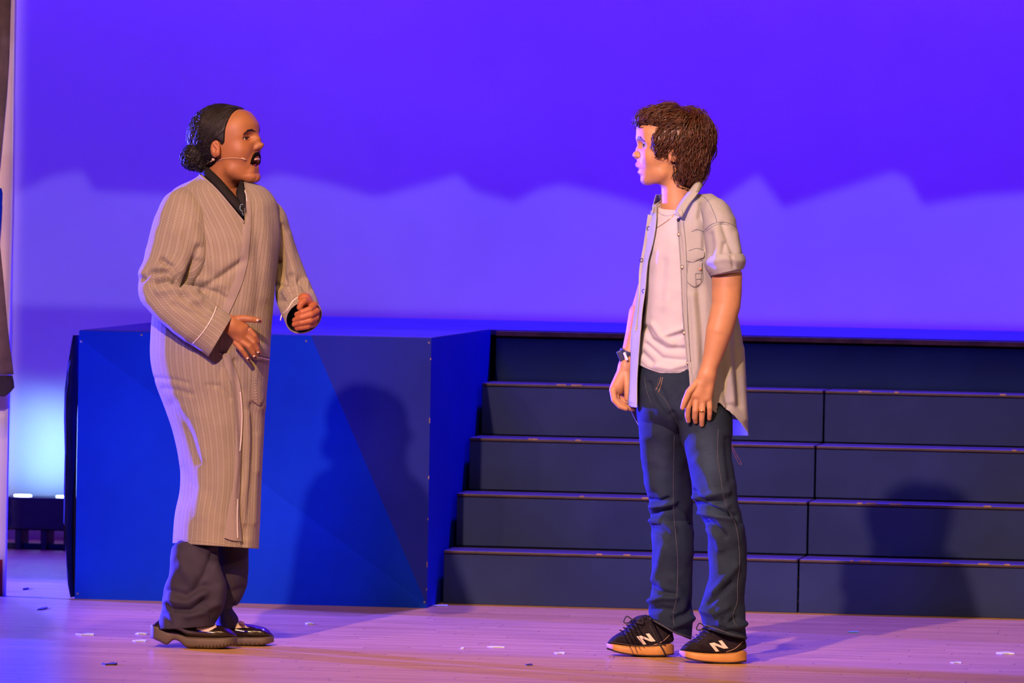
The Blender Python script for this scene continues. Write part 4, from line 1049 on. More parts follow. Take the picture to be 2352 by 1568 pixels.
fsl = cloth(W, 'sleeve', G, M['robe'], rb, creases=cr_, noise=(.002, 16), seed=6)

seam(W, 'cuff_piping', [(700, 677), (685, 682), (672, 692), (662, 708), (655, 716), (648, 722), (644, 736)], ['sleeve'], .0019, M['piping'], fsl, lift=.0008)
# dark lining inside the far cuff: a ring turned inward
rim = G[:, -1]; c = rim.mean(0); back = G[:, -14]
LV = np.concatenate([rim[:, None]*.97+c*.03, (rim[:, None]*.3+back[:, None]*.7)*.86+c*.14], 1); n = len(rim)
F_ = [(2*i, 2*i+1, 2*((i+1) % n)+1, 2*((i+1) % n)) for i in range(n)]+[tuple(2*i+1 for i in range(n))]
lo_ = mk('cuff_lining', LV.reshape(-1, 3), F_, M['blackshirt'], fsl, True)
v, f = tubev(np.concatenate([rim, rim[:2]]), .0022, 6, False); mk('cuff_edge', v, f, M['robe_band'], fsl, True)
# lapel band from the neck down the wrap, then down the open front
TN = ['robe_body']
patch(W, 'lapel_band', [[(560, 424), (563, 430), (566, 436)], [(559, 470), (567, 470), (575, 470)], [(558, 505), (568, 505), (577, 505)], [(556, 560), (565, 561), (574, 563)], [(550, 600), (559, 603), (568, 606)], [(539, 640), (548, 644), (557, 648)],
     [(525, 675), (534, 679), (543, 683)], [(498, 738), (508, 738), (518, 738)]], TN, M['robe_band'], rb, nu=8, nv=60, off=.004, bulge=.002)
patch(W, 'lapel_band', [[(509, 812), (518, 811), (527, 810)], [(522, 850), (532, 848), (541, 846)], [(534, 885), (543, 884), (552, 883)], [(540, 930), (549, 930), (557, 930)], [(541, 990), (549, 990), (557, 990)], [(540, 1050), (547, 1051), (554, 1052)],
     [(536, 1110), (544, 1112), (552, 1114)], [(524, 1170), (537, 1172), (550, 1174)], [(515, 1234), (533, 1240), (557, 1242)]], TN, M['robe_band'], rb, nu=8, nv=70, off=.010, bulge=.002)
W.reg('band', *[(lambda o: ([v.co for v in o.data.vertices], [tuple(p.vertices) for p in o.data.polygons]))(bpy.data.objects[k]) for k in [[o.name for o in rb.children if o.name.startswith('lapel_band')][-1]]][0])
TB = ['band', 'robe_body']
seam(W, 'front_piping', [(552, 900), (556, 945), (555, 990), (551, 1036)], TB, .0018, M['piping'], rb, lift=.001)
seam(W, 'front_piping', [(546, 1146), (545, 1190), (546, 1236)], TB, .0018, M['piping'], rb, lift=.001)
seam(W, 'neck_piping', [(562, 437), (565, 448), (567, 462)], TN, .0016, M['piping'], rb, lift=.004)
seam(W, 'neck_edge', [(458, 403), (489, 428), (528, 472), (546, 494), (557, 507), (560, 512)], TN, .0038, M['robe_band'], rb, lift=.0)
# near shoulder yoke seam, hem stitch
seam(W, 'shoulder_seam', [(459, 405), (430, 425), (412, 442), (403, 478)], ['robe_body', 'near_sleeve'], .0011, M['robe_band'], rb, lift=.0)
seam(W, 'armhole_seam', [(430, 486), (452, 502), (472, 540), (484, 590)], ['near_sleeve', 'robe_body'], .0016, M['robe_band'], nslv, lift=.0)
seam(W, 'hem_stitch', [(398, 1236), (440, 1240), (500, 1248), (516, 1250)], TN, .0009, M['robe_band'], rb, lift=.0003)
# hip pocket sagging at the front, with piped mouth, and the belt-loop flap above it
pk = patch(W, 'pocket', [[(584, 822), (602, 824), (618, 828)], [(581, 850), (600, 852), (616, 856)], [(578, 885), (598, 890), (614, 888)], [(579, 918), (597, 930), (610, 912)]], TN, M['robe'], rb, nu=12, nv=16, off=.006, bulge=.008)
seam(W, 'pocket_piping', [(586, 820), (602, 822), (618, 826)], TN, .0018, M['piping'], pk, lift=.014)
patch(W, 'pocket_flap', [[(592, 788), (606, 789), (621, 790)], [(593, 803), (607, 805), (620, 806)], [(594, 816), (607, 818), (618, 820)]], TN, M['robe_band'], rb, nu=10, nv=8, off=.006, bulge=.004)
seam(W, 'pocket_piping', [(503, 811), (508, 812)], TN, .0016, M['piping'], rb, lift=.003, n=4)
# clipped emblem on the shirt
e = patch(W, 'shirt_emblem', [[(553, 470), (558, 466), (563, 469)], [(549, 477), (557, 478), (565, 478)], [(551, 487), (558, 489), (564, 489)]], ['shirt', 'shirt_collar', 'robe_body'], M['watch'], woman, nu=8, nv=8, off=.009, bulge=.002, default=-.125)
lt = mat('pale_blue_line', (.30, .52, .66), .5)
v, f = join([tubev([W.P(x, y, -.143) for x, y in c], .0009, 5) for c in ([(552, 473), (551, 479), (554, 484), (558, 485)], [(551, 473), (554, 469), (558, 469)], [(556, 488), (558, 491), (559, 495)])])
mk('emblem_line', v, f, lt, e, True)
# finger nails
for i, (x, y, x2, y2) in enumerate([(592, 735.5, 598, 737), (593, 809, 596, 813), (584, 818, 587, 822), (569, 823, 572, 827)]):
    for k, (mt, a, b) in enumerate((('mic', -.5, .25), ('nail', .25, 1.1))):
        P_ = [W.hit(x+(x2-x)*t, y+(y2-y)*t, ['hand'], .0004) for t in (a, (a+b)/2, b)]
        v, f = tubev(P_, [.0030, .0036, .0024], 8); v = np.array(v); c = np.mean(P_, 0); v[:, 1] = c[1]+(v[:, 1]-c[1])*.35
        mk('finger_nail' if mt == 'nail' else 'nail_base', v, f, M['nail'] if mt == 'nail' else M['teeth'], woman, True)
# headset microphone on the cheek
ms = empty('headset_microphone', (0, 0, 0), 0, woman)
P_ = np.array([W.hit(x, y, ['head'], .0022) for x, y in dens([(488, 367), (500, 368), (515, 364), (535, 363), (552, 364), (562, 367)], 30)])
v, f = tubev(P_, .0010, 6); mk('boom', v, f, M['mic'], ms, True)
v, f = tubev([W.hit(x, y, ['head'], .0035) for x, y in ((554, 363), (558, 364), (562, 366), (566, 368))], [.0016, .0026, .0028, .0012], 8); mk('mic_tip', v, f, M['mic'], ms, True)
q = W.hit(490, 366, ['head', 'hairbase'], .004); v, f = tubev([q+np.array([0, .004, 0]), q, q-np.array([0, .003, 0])], [.0055, .0055, .003], 10); mk('ear_clip', v, f, M['mic'], ms, True)
v, f = tubev([W.hit(x, y, ['head', 'shirt_collar', 'hairbase', 'bun'], .003) for x, y in ((490, 367), (482, 372), (473, 378))], .0014, 6); mk('cable', v, f, M['mic'], ms, True)

# ---- trousers, socks, loafers
tr = empty('trousers', (0, 0, 0), 0, woman)
def onz(fig, px, py, z):  # depth so that the pixel lies at height z
    d = ray(px, py); k = (z-CAMH)/d[2]; return d[1]*k-fig.t
DN = onz(W, 470, 1488, 0); DF = onz(W, 600, 1482, 0)
rows = [(430, 1195, 500, 1195, -.04, .050), (416, 1238, 500, 1243, -.05, .060), (396, 1262, 501, 1264, -.06, .066), (390, 1280, 503, 1285, (DN-.06)/2, .068), (388, 1320, 512, 1320, DN, .070), (376, 1350, 520, 1345, DN, .072), (374, 1375, 518, 1372, DN, .076), (372, 1400, 510, 1402, DN, .078), (364, 1425, 500, 1422, DN, .078),
        (360, 1443, 494, 1434, DN, .076)]
G = limb(W, rows, 110, 110, ex=.9)
cr_ = [([(385, 1355), (430, 1368), (470, 1345)], -.008, 8), ([(384, 1378), (430, 1385), (470, 1362)], .010, 9), ([(400, 1400), (440, 1402), (468, 1378)], -.014, 6), ([(430, 1415), (470, 1405), (490, 1388)], .009, 8), ([(470, 1395), (485, 1410), (490, 1425)], -.008, 6),
       ([(445, 1355), (470, 1320), (490, 1270)], -.010, 8), ([(420, 1300), (440, 1330), (450, 1360)], .006, 12), ([(372, 1345), (378, 1370), (390, 1395)], -.006, 6), ([(375, 1410), (390, 1432)], -.005, 6), ([(490, 1300), (505, 1340), (500, 1385)], .010, 12)]
cloth(W, 'trouser_leg', G, M['trouser'], tr, creases=cr_, noise=(.003, 18), hemin=.04, seed=11)
rows = [(480, 1180, 575, 1185, DF, .070), (482, 1250, 573, 1262, DF, .068), (484, 1300, 571, 1305, DF, .066), (486, 1345, 564, 1352, DF, .064), (490, 1375, 545, 1388, DF, .062), (492, 1400, 534, 1396, DF, .060), (494, 1420, 546, 1416, DF, .062), (500, 1452, 549, 1438, DF, .060)]
G = limb(W, rows, 90, 80)
cloth(W, 'trouser_leg', G, M['trouser'], tr, creases=[([(500, 1330), (530, 1360), (560, 1352)], -.008, 8), ([(490, 1380), (515, 1395), (535, 1390)], -.008, 7)], noise=(.003, 18), hemin=.04, seed=12)
def shoe(fig, name, bot, top_, dc, w, sole_t, mat_up, mat_sole, parent, label=None, lift=0):
    """bot/top_: functions px->py of the sole underside and of the upper's ridge; builds upper and sole as lofts along the foot"""
    s = empty(name, (0, 0, 0), 0, parent)
    if label: s['label'] = label
    x0, x1 = bot[0][0], bot[-1][0]; xs = np.linspace(x0, x1, 60); by = sp(*zip(*bot))(xs); ty = sp(*zip(*top_))(xs); wy = sp(*zip(*w))(xs); st = sp(*zip(*sole_t))(xs)
    def loft(lo_y, hi_y, ww, ex, taper):
        G = []
        nsec = 36
        for i, x in enumerate(xs):
            e = math.sqrt(max(0., 1-abs(2*(i/59)-1)**7))*.97+.03
            row = []
            for k in range(nsec):
                a = 2*PI*k/nsec; c, s_ = math.cos(a), math.sin(a); c = math.copysign(abs(c)**ex, c); s_ = math.copysign(abs(s_)**ex, s_)
                y = (lo_y[i]+hi_y[i])/2-(hi_y[i]-lo_y[i])/2*(-1)*s_*(e if taper else 1)
                tw = 1-.45*max(0, (-s_ if hi_y[i] > lo_y[i] else s_))*taper
                row.append((x, y, dc-ww[i]*c*e*tw))
            G.append([fig.P(*q) for q in row])
        G = np.array(G); n = len(xs); idx = np.arange(n*nsec).reshape(n, nsec)
        F = [(idx[i, k], idx[i, (k+1) % nsec], idx[i+1, (k+1) % nsec], idx[i+1, k]) for i in range(n-1) for k in range(nsec)]+[tuple(idx[0]), tuple(idx[-1][::-1])]
        return G.reshape(-1, 3), F
    return s, loft, xs, by, ty, wy, st
def build_shoe(fig, name, bot, top_, dc, w, sole_t, mu, ms_, parent, label=None):
    s, loft, xs, by, ty, wy, st = shoe(fig, name, bot, top_, dc, w, sole_t, mu, ms_, parent, label)
    v, f = loft(by, by-st, wy+.004, .45, 0); so = mk('sole', v, f, ms_, s, True); m = so.modifiers.new('e', 'EDGE_SPLIT'); m.split_angle = .8; fig.reg(name+'_sole', v, f)
    v, f = loft(by-st*.8, ty, wy, .75, 1); up = mk('upper', v, f, mu, s, True); fig.reg(name+'_upper', v, f)
    return s, so, up
# near loafer: heel lifted, toe down
s1, so, up = build_shoe(W, 'loafer', [(346, 1464), (362, 1471), (388, 1478), (395, 1471), (412, 1473), (424, 1484), (450, 1488), (510, 1488), (545, 1479)], [(346, 1436), (375, 1416), (420, 1418), (455, 1428), (490, 1434), (515, 1438), (534, 1446), (545, 1456)], DN,
     [(346, .034), (380, .037), (440, .040), (500, .050), (530, .046), (545, .030)], [(346, 31), (388, 30), (395, 23), (412, 20), (424, 25), (450, 26), (510, 25), (545, 17)], M['patent'], M['lug'], woman, 'near black loafer with heel lifted off the floor')
for x in np.linspace(450, 538, 12): 
    q = W.hit(x, np.interp(x, [450, 500, 540], [1484, 1484, 1477]), ['loafer_sole'], .0006, DN-.05); box('tread_lug', (q[0]-.0012, q[1]-.0010, q[2]-.004, q[0]+.0012, q[1]+.003, q[2]+.004), M['blackshirt'], so, 0)
sk1 = patch(W, 'sock', [[(462, 1430), (478, 1428), (492, 1428)], [(452, 1441), (475, 1438), (497, 1437)], [(450, 1444), (475, 1450), (498, 1439)]], ['loafer_upper'], M['sock'], woman, nu=12, nv=8, off=.004, bulge=.004)
W.bv['n_up'] = W.bv['loafer_upper']
s2, so2, up2 = build_shoe(W, 'loafer', [(480, 1482), (520, 1483), (560, 1483), (600, 1482), (629, 1474)], [(480, 1446), (505, 1426), (535, 1424), (560, 1431), (590, 1436), (615, 1444), (629, 1458)], DF,
     [(480, .034), (520, .038), (590, .048), (615, .044), (629, .028)], [(480, 24), (540, 21), (600, 20), (629, 14)], M['patent'], M['lug'], woman, 'far black loafer flat on the floor')
for x in np.linspace(545, 605, 7):
    q = W.hit(x, 1479, ['loafer_sole'], .0006, DF-.05); box('tread_lug', (q[0]-.0012, q[1]-.001, q[2]-.004, q[0]+.0012, q[1]+.003, q[2]+.004), M['blackshirt'], so2, 0)
patch(W, 'sock', [[(541, 1430), (550, 1427), (560, 1430)], [(540, 1439), (552, 1435), (566, 1438)], [(540, 1443), (555, 1441), (572, 1441)]], ['loafer_upper'], M['sock'], woman, nu=12, nv=8, off=.004, bulge=.003)

# ================================================================== boy in the open denim shirt
B = Fig(1620, 1514)
boy = empty('person', B.loc, YAW)
tag(boy, 'boy in pale open denim shirt, white tee and blue jeans, black sneakers, facing left', 'person')
q_skin[0] = M['skin_fair']
BO, BR = frame_head(B.P(1540, 349, 0), math.radians(1), math.radians(7), -1, 0)
bq = dict(open=0, jaw=-.004, nose=.006, nz=.004, chin=.002, fore=.004, eye=.0060, ez=.005, lu=.003, nr=.70, neck=((-.030, 0, -.070), (-.050, 0, -.175), .047, .056), lip=(.95, .58, .58), blush=(1, .80, .78), lid=(.72, .60, .62), zlo=-.20)
BS = .985
hv, hf = head_mesh(BS, bq); bc = skin_tint(hv, 'b', BS, bq); hv = warp_profile(hv, BO, BR, BS, [(1466, 270), (1462, 288), (1461, 305), (1460, 318), (1464, 336), (1463, 370), (1461, 382), (1465, 396), (1470, 404), (1470, 411)], B, .06); NP = [(1463, 334), (1460, 340), (1457, 346), (1453, 352), (1451, 357), (1454, 363), (1461, 369)]; hv = warp_profile(hv, BO, BR, BS, NP, B, .024); hv = warp_profile(hv, BO, BR, BS, NP, B, .016); hv = warp_profile(hv, BO, BR, BS, [(1462, 371), (1459, 381), (1466, 388), (1463, 396), (1470, 404)], B, .022); hv = place(hv, BO, BR); B.reg('head', hv, hf)
DNB = onz(B, 1640, 1522, 0); DFB = onz(B, 1490, 1507, 0)
# near hand hanging, back of the hand to the audience
nh = hand_sdf(B,
    [[(1622, 862, -.178, .023), (1600, 905, -.182, .019)], [(1630, 862, -.178, .020), (1624, 912, -.180, .016)], [(1620, 870, -.180, .020), (1588, 905, -.184, .013)], [(1610, 900, -.181, .018), (1612, 918, -.181, .015)]],
    [[(1600, 880, -.190, .0120), (1582, 900, -.200, .0105), (1573, 920, -.200, .0092), (1568, 936, -.196, .0075)],
     [(1587, 912, -.184, .0105), (1580, 936, -.186, .0095), (1579, 954, -.176, .0088), (1581, 966, -.164, .0075)],
     [(1600, 918, -.184, .0108), (1597, 942, -.188, .0098), (1596, 958, -.177, .0090), (1598, 968, -.163, .0076)],
     [(1614, 918, -.183, .0105), (1613, 944, -.187, .0095), (1612, 962, -.180, .0087), (1612, 975, -.170, .0074)],
     [(1628, 914, -.180, .0098), (1630, 936, -.183, .0088), (1630, 950, -.176, .0080), (1629, 961, -.166, .0068)]],
    [[(1671, 640, -.150, .048), (1668, 700, -.158, .044), (1652, 760, -.168, .041), (1638, 815, -.174, .030), (1624, 858, -.178, .0245)]])
nhv, nhf = chunk(*nh, .0021)
# far hand gripping the shirt tail
fh = hand_sdf(B,
    [[(1438, 845, .02, .022), (1420, 885, .015, .020)], [(1434, 855, .02, .020), (1410, 893, .012, .014)], [(1430, 870, .02, .018), (1424, 895, .02, .014)]],
    [[(1438, 860, .005, .0125), (1441, 885, -.008, .0110), (1441, 905, -.012, .0098), (1440, 916, -.012, .0080)],
     [(1407, 896, .005, .0105), (1411, 918, .000, .0098), (1424, 932, -.002, .0090), (1438, 938, -.002, .0075)],
     [(1412, 896, .020, .0105), (1417, 920, .014, .0098), (1436, 934, .012, .0090), (1454, 939, .010, .0074)],
     [(1416, 890, .032, .0100), (1422, 912, .030, .0092), (1436, 922, .028, .0085), (1448, 924, .026, .0072)],
     [(1420, 885, .042, .0090), (1428, 905, .042, .0084), (1440, 914, .040, .0076), (1449, 916, .036, .0066)]],
    [[(1472, 720, .06, .038), (1462, 765, .05, .034), (1446, 812, .03, .025), (1438, 838, .02, .0225)]])
fhv, fhf = chunk(*fh, .0021)
tq = [tuple(B.P(*p)) for p in ((1570, 515, 0), (1570, 620, 0), (1565, 800, 0), (1605, 900, -.04), (1652, 1180, -.14), (1668, 1440, DNB), (1520, 900, .08), (1530, 1150, .12), (1540, 1430, DFB), (1652, 515, -.11), (1520, 545, .08), (1671, 640, -.150), (1472, 720, .06))]
tv_, tf_ = chunk(torso_sdf([(tq[0], tq[1], .07, .09), (tq[1], tq[2], .09, .08), (tq[2], tq[3], .075, .052), (tq[3], tq[4], .050, .028), (tq[4], tq[5], .028, .02), (tq[2], tq[6], .075, .06), (tq[6], tq[7], .055, .03), (tq[7], tq[8], .03, .02),
     (tq[0], tq[9], .045, .028), (tq[0], tq[10], .045, .03), (tq[9], tq[11], .028, .044), (tq[10], tq[12], .03, .034)]), (-.35, -.32, .05), (.25, .32, 1.45), .011)
V, F, C = merge([(hv, hf, bc), (nhv, nhf, None), (fhv, fhf, None), (tv_, tf_, None)])
bb = mk('body', V, F, M['skin_fair'], boy, True); colorattr(bb, C)
B.reg('arm', nhv, nhf); B.reg('farhand', fhv, fhf)
eyes(B, BO, BR, BS, boy, ez=.005, look=.42, open_=.0060, exo=.0105)
for s in (-1, 1): brow(B, BO, BR, BS, boy, s, [(.010, .0235), (.022, .0275), (.036, .0290), (.048, .0225)], .0030, M['hair_brown'], B.bv['head'], 240)
# ---- hair: mop of wavy brown locks
def bhair(P):
    y = np.abs(P[..., 1]); A = np.stack([P[..., 0], y, P[..., 2]], -1)
    d = ellip(P, (-.026, 0, .046), (.104, .090, .102))
    d = smin(d, ellip(P, (.045, 0, .098), (.062, .062, .036), roty(-.25)), .03)
    d = smin(d, ellip(P, (.088, -.006, .082), (.026, .048, .026)), .016)
    d = smin(d, ellip(A, (-.050, .030, -.030), (.062, .050, .062)), .03)
    d = smin(d, ellip(A, (-.074, .012, -.062), (.030, .045, .030)), .02)
    d = smin(d, ellip(A, (.030, .062, .028), (.034, .020, .036)), .015)
    face = ellip(A, (.100, 0, -.022), (.068, .110, .088)); d = smax(d, -face, .010)
    d = smax(d, -ellip(A, (.002, .090, -.020), (.025, .024, .031)), .006)
    d = smax(d, -ellip(A, (.022, .080, -.060), (.060, .050, .050)), .01)
    d = smax(d, -(P[..., 2]+.098), .01)
    return d+.0016*np.sin(P[..., 0]*260+P[..., 2]*90)*np.sin(P[..., 2]*150+P[..., 1]*170)
v0, f0 = surfnet(bhair, (-.15, -.11, -.13), (.13, .11, .17), .0026); v0 = place(v0*BS, BO, BR)
bh = mk('hair', v0, f0, M['hair_brown'], boy, True); B.reg('hairbase', v0, f0)
rng = random.Random(9); CRN = np.array([-.035, 0, .15])
def bflow(p, r):
    l = (p-BO)@BR.T/BS; q = l-CRN; d = np.array([q[0]*1.0, q[1]*1.2, -.04-abs(q[2])*1.1])
    if l[2] > .07 and l[0] > -.02: d = np.array([.10, q[1]*.4+.02, -.015])
    if l[0] < -.02: d = d+np.array([.055*math.sin(l[2]*70), .0, 0])
    d = d+np.array([r.uniform(-.02, .02), r.uniform(-.03, .03), r.uniform(-.02, .02)]); return (d/np.linalg.norm(d))@BR
hvs = list(v0); rng.shuffle(hvs)
strands(B.bv['hairbase'], hvs[:2100], bflow, 13, .0052, rng, .0015, .0030, .75, .0045, M['hair_brown'], 'hair_locks', bh, loose=1.2, relax=.5)
strands(B.bv['hairbase'], hvs[2100:2500], bflow, 14, .0050, rng, .0009, .0045, .6, .008, M['hair_brown'], 'loose_locks', bh, loose=1.6, relax=.4)
# ---- t-shirt
rows = [(468, 1520, 1592, .01, .052), (484, 1506, 1606, 0, .075), (510, 1498, 1640, 0, .100), (560, 1489, 1655, 0, .115), (640, 1485, 1655, 0, .118), (720, 1480, 1655, 0, .118), (780, 1472, 1657, 0, .120), (820, 1464, 1658, 0, .122), (866, 1462, 1660, 0, .124)]
hemt = lambda a: 861-26*max(0, -math.cos(a))**2.2
G = garment(B, rows, lambda a: 474+8*max(0, math.sin(a)), hemt, nu=150, nv=130)
cr_ = [([(1535, 775), (1560, 768), (1585, 758)], -.006, 5), ([(1530, 770), (1550, 762), (1580, 750)], .004, 7), ([(1480, 750), (1495, 778), (1530, 800), (1575, 800)], -.006, 5), ([(1485, 790), (1520, 822), (1575, 828)], -.004, 5), ([(1505, 840), (1540, 846), (1575, 836)], .005, 7),
       ([(1545, 560), (1540, 640), (1530, 700)], .002, 14), ([(1510, 580), (1506, 660), (1500, 720)], .002, 12), ([(1525, 600), (1520, 690)], -.0015, 8), ([(1500, 745), (1520, 775), (1545, 790)], .005, 7), ([(1475, 810), (1500, 835)], -.004, 6)]
cr_ = [(p, d*1.7, w) for p, d, w in cr_]
tee = cloth(B, 'tshirt', G, M['tee'], boy, creases=cr_, noise=(.002, 16), hemin=.03, seed=21)
seam(B, 'collar_band', [(1514, 487), (1524, 493), (1538, 494), (1552, 489), (1564, 480)], ['tshirt'], .0035, M['tee'], tee, lift=-.001)
seam(B, 'hem_stitch', [(1468, 826), (1490, 843), (1520, 852), (1574, 852)], ['tshirt'], .0009, M['chambray_dark'], tee, lift=.0)
# ---- jeans
jn = empty('jeans', (0, 0, 0), 0, boy)
def jtint(o, fig, faded):
    V = np.array([v.co[:] for v in o.data.vertices]); p = fig.px(V); c = np.ones((len(V), 4))
    for (x, y, rx, ry, a) in faded: c[:, :3] *= (1+a*np.exp(-((p[:, 0]-x)/rx)**2-((p[:, 1]-y)/ry)**2))[:, None]*np.array([1.0, 1.0, .97])
    colorattr(o, np.clip(c, 0, 3))
rows = [(835, 1469, 1660, -.0, .120), (870, 1466, 1662, -.0, .128), (910, 1464, 1668, 0, .134), (945, 1465, 1672, 0, .134), (975, 1470, 1672, .01, .110), (1000, 1482, 1664, .02, .070)]
G = garment(B, rows, 838, 998, nu=140, nv=70)
cr_ = [([(1490, 880), (1510, 925), (1535, 955)], -.006, 5), ([(1500, 900), (1525, 940), (1550, 985)], .006, 9), ([(1515, 890), (1540, 940), (1572, 1000)], -.006, 5), ([(1545, 950), (1560, 975), (1575, 1010)], -.008, 6), ([(1580, 900), (1600, 960)], .005, 14), ([(1480, 900), (1484, 960)], .004, 10)]
o = cloth(B, 'jeans_hips', G, M['jeans'], jn, creases=cr_, noise=(.002, 18), seed=22); jtint(o, B, [(1600, 960, 40, 60, .25)])
o.data.materials[0] = M['jeans']
hn = (DNB); hfz = DFB
rows = [(1540, 925, 1670, 925, -.040, .090), (1547, 960, 1680, 960, -.055, .098), (1562, 1000, 1681, 998, -.075, .098), (1577, 1050, 1682, 1050, -.10, .090), (1588, 1100, 1690, 1102, -.12, .084), (1594, 1145, 1697, 1155, -.135, .080), (1609, 1180, 1706, 1195, -.145, .078), (1621, 1210, 1714, 1225, -.152, .076), (1626, 1260, 1717, 1262, hn*.95, .074),
        (1628, 1310, 1713, 1315, hn, .072), (1624, 1350, 1709, 1352, hn, .072), (1611, 1390, 1708, 1385, hn, .074), (1612, 1418, 1714, 1425, hn, .076), (1616, 1440, 1715, 1468, hn, .074)]
G = limb(B, rows, 110, 210)
crn = [([(1592, 1128), (1620, 1150), (1660, 1152)], -.010, 6), ([(1598, 1155), (1640, 1168), (1690, 1185)], -.012, 6), ([(1610, 1175), (1650, 1186), (1680, 1192)], .010, 7), ([(1605, 1190), (1640, 1205), (1665, 1230)], -.011, 6), ([(1590, 1140), (1620, 1140), (1670, 1130)], .008, 8),
       ([(1628, 1215), (1650, 1235), (1655, 1260)], .007, 9), ([(1680, 1170), (1700, 1200)], -.006, 7), ([(1640, 1360), (1665, 1330), (1690, 1300)], .007, 9), ([(1625, 1385), (1650, 1365), (1680, 1340)], -.007, 7), ([(1612, 1400), (1640, 1410), (1670, 1395)], .007, 8), ([(1690, 1420), (1670, 1435), (1660, 1425)], -.008, 6),
       ([(1655, 1430), (1690, 1440), (1714, 1432)], .008, 7), ([(1670, 1450), (1695, 1452), (1712, 1446)], -.007, 5), ([(1600, 1060), (1625, 1090), (1640, 1130)], .005, 12), ([(1670, 1010), (1672, 1060), (1680, 1100)], -.005, 8)]
crn = [(p, d*1.5, w) for p, d, w in crn]
o = cloth(B, 'jeans_leg', G, M['jeans'], jn, creases=crn, noise=(.0035, 18), hemin=.03, seed=23); jtint(o, B, [(1628, 1080, 28, 90, .9), (1650, 1170, 35, 30, .5), (1660, 1300, 30, 70, .15)]); B.bv['leg_near'] = B.bv['jeans_leg']; near_leg = o
rows = [(1465, 925, 1590, 935, .030, .122), (1464, 950, 1592, 970, .040, .122), (1466, 1000, 1590, 1005, .060, .108), (1474, 1060, 1588, 1065, .085, .088), (1482, 1115, 1590, 1120, .10, .082), (1491, 1160, 1592, 1165, .11, .080), (1495, 1200, 1593, 1200, .12, .078), (1499, 1250, 1594, 1250, hfz*.9, .075), (1498, 1300, 1592, 1300, hfz, .073),
        (1496, 1345, 1591, 1350, hfz, .072), (1492, 1385, 1591, 1395, hfz, .074), (1490, 1408, 1591, 1430, hfz, .076), (1494, 1424, 1588, 1468, hfz, .074)]
G = limb(B, rows, 110, 210)
crf = [([(1490, 1148), (1515, 1152), (1535, 1145)], -.009, 5), ([(1493, 1185), (1515, 1172), (1540, 1168)], -.011, 6), ([(1498, 1162), (1520, 1162), (1545, 1155)], .009, 7), ([(1495, 1192), (1525, 1200), (1548, 1215)], .008, 8), ([(1500, 1215), (1530, 1222), (1545, 1240)], -.006, 7), ([(1560, 1160), (1580, 1180), (1590, 1200)], -.006, 7),
       ([(1500, 1330), (1515, 1300), (1522, 1260)], .005, 9), ([(1498, 1345), (1520, 1360), (1548, 1366)], -.008, 6), ([(1495, 1380), (1525, 1372), (1550, 1372)], .009, 7), ([(1492, 1400), (1520, 1396), (1545, 1400)], -.007, 6), ([(1550, 1420), (1575, 1410), (1590, 1380)], -.007, 7), ([(1545, 1440), (1570, 1430), (1590, 1420)], .008, 7),
       ([(1545, 1330), (1570, 1380), (1582, 1410)], .005, 10), ([(1480, 1010), (1490, 1070), (1498, 1120)], .005, 10)]
crf = [(p, d*1.5, w) for p, d, w in crf]
o = cloth(B, 'jeans_leg', G, M['jeans'], jn, creases=crf, noise=(.0035, 18), hemin=.03, seed=24); jtint(o, B, [(1516, 1060, 22, 90, .8), (1520, 1170, 30, 30, .4)]); B.bv['leg_far'] = B.bv['jeans_leg']; far_leg = o
LN, LF, LH = ['leg_near'], ['leg_far'], ['jeans_hips', 'leg_near', 'leg_far']
seam(B, 'side_seam', [(1650, 985), (1648, 1040), (1656, 1100), (1668, 1160), (1688, 1200), (1697, 1250), (1699, 1290), (1694, 1340), (1693, 1385), (1683, 1415), (1690, 1435), (1700, 1445)], LN, .0017, M['jeans_seam'], near_leg, n=90)
seam(B, 'inner_seam', [(1549, 1000), (1548, 1060), (1547, 1120), (1548, 1180), (1553, 1240), (1557, 1290), (1556, 1340), (1553, 1380), (1546, 1410), (1548, 1430), (1552, 1445)], LF, .0017, M['jeans_seam'], far_leg, n=90)
seam(B, 'fly_seam', [(1513, 868), (1510, 885), (1512, 900), (1525, 915), (1545, 950), (1565, 990)], ['jeans_hips'], .0013, M['jeans_seam'], jn)
seam(B, 'fly_stitch', [(1518, 866), (1514, 880), (1506, 895)], ['jeans_hips'], .0008, M['thread'], jn)
seam(B, 'fly_stitch', [(1522, 866), (1518, 884), (1512, 902)], ['jeans_hips'], .0008, M['thread'], jn)
seam(B, 'pocket_seam', [(1480, 866), (1486, 900), (1496, 925)], ['jeans_hips'], .0012, M['jeans_seam'], jn)
seam(B, 'hem_roll', [(1616, 1434), (1640, 1442), (1680, 1456), (1715, 1464)], LN, .0030, M['jeans_seam'], near_leg, lift=-.001)
seam(B, 'hem_roll', [(1493, 1420), (1515, 1432), (1550, 1452), (1587, 1464)], LF, .0030, M['jeans_seam'], far_leg, lift=-.001)
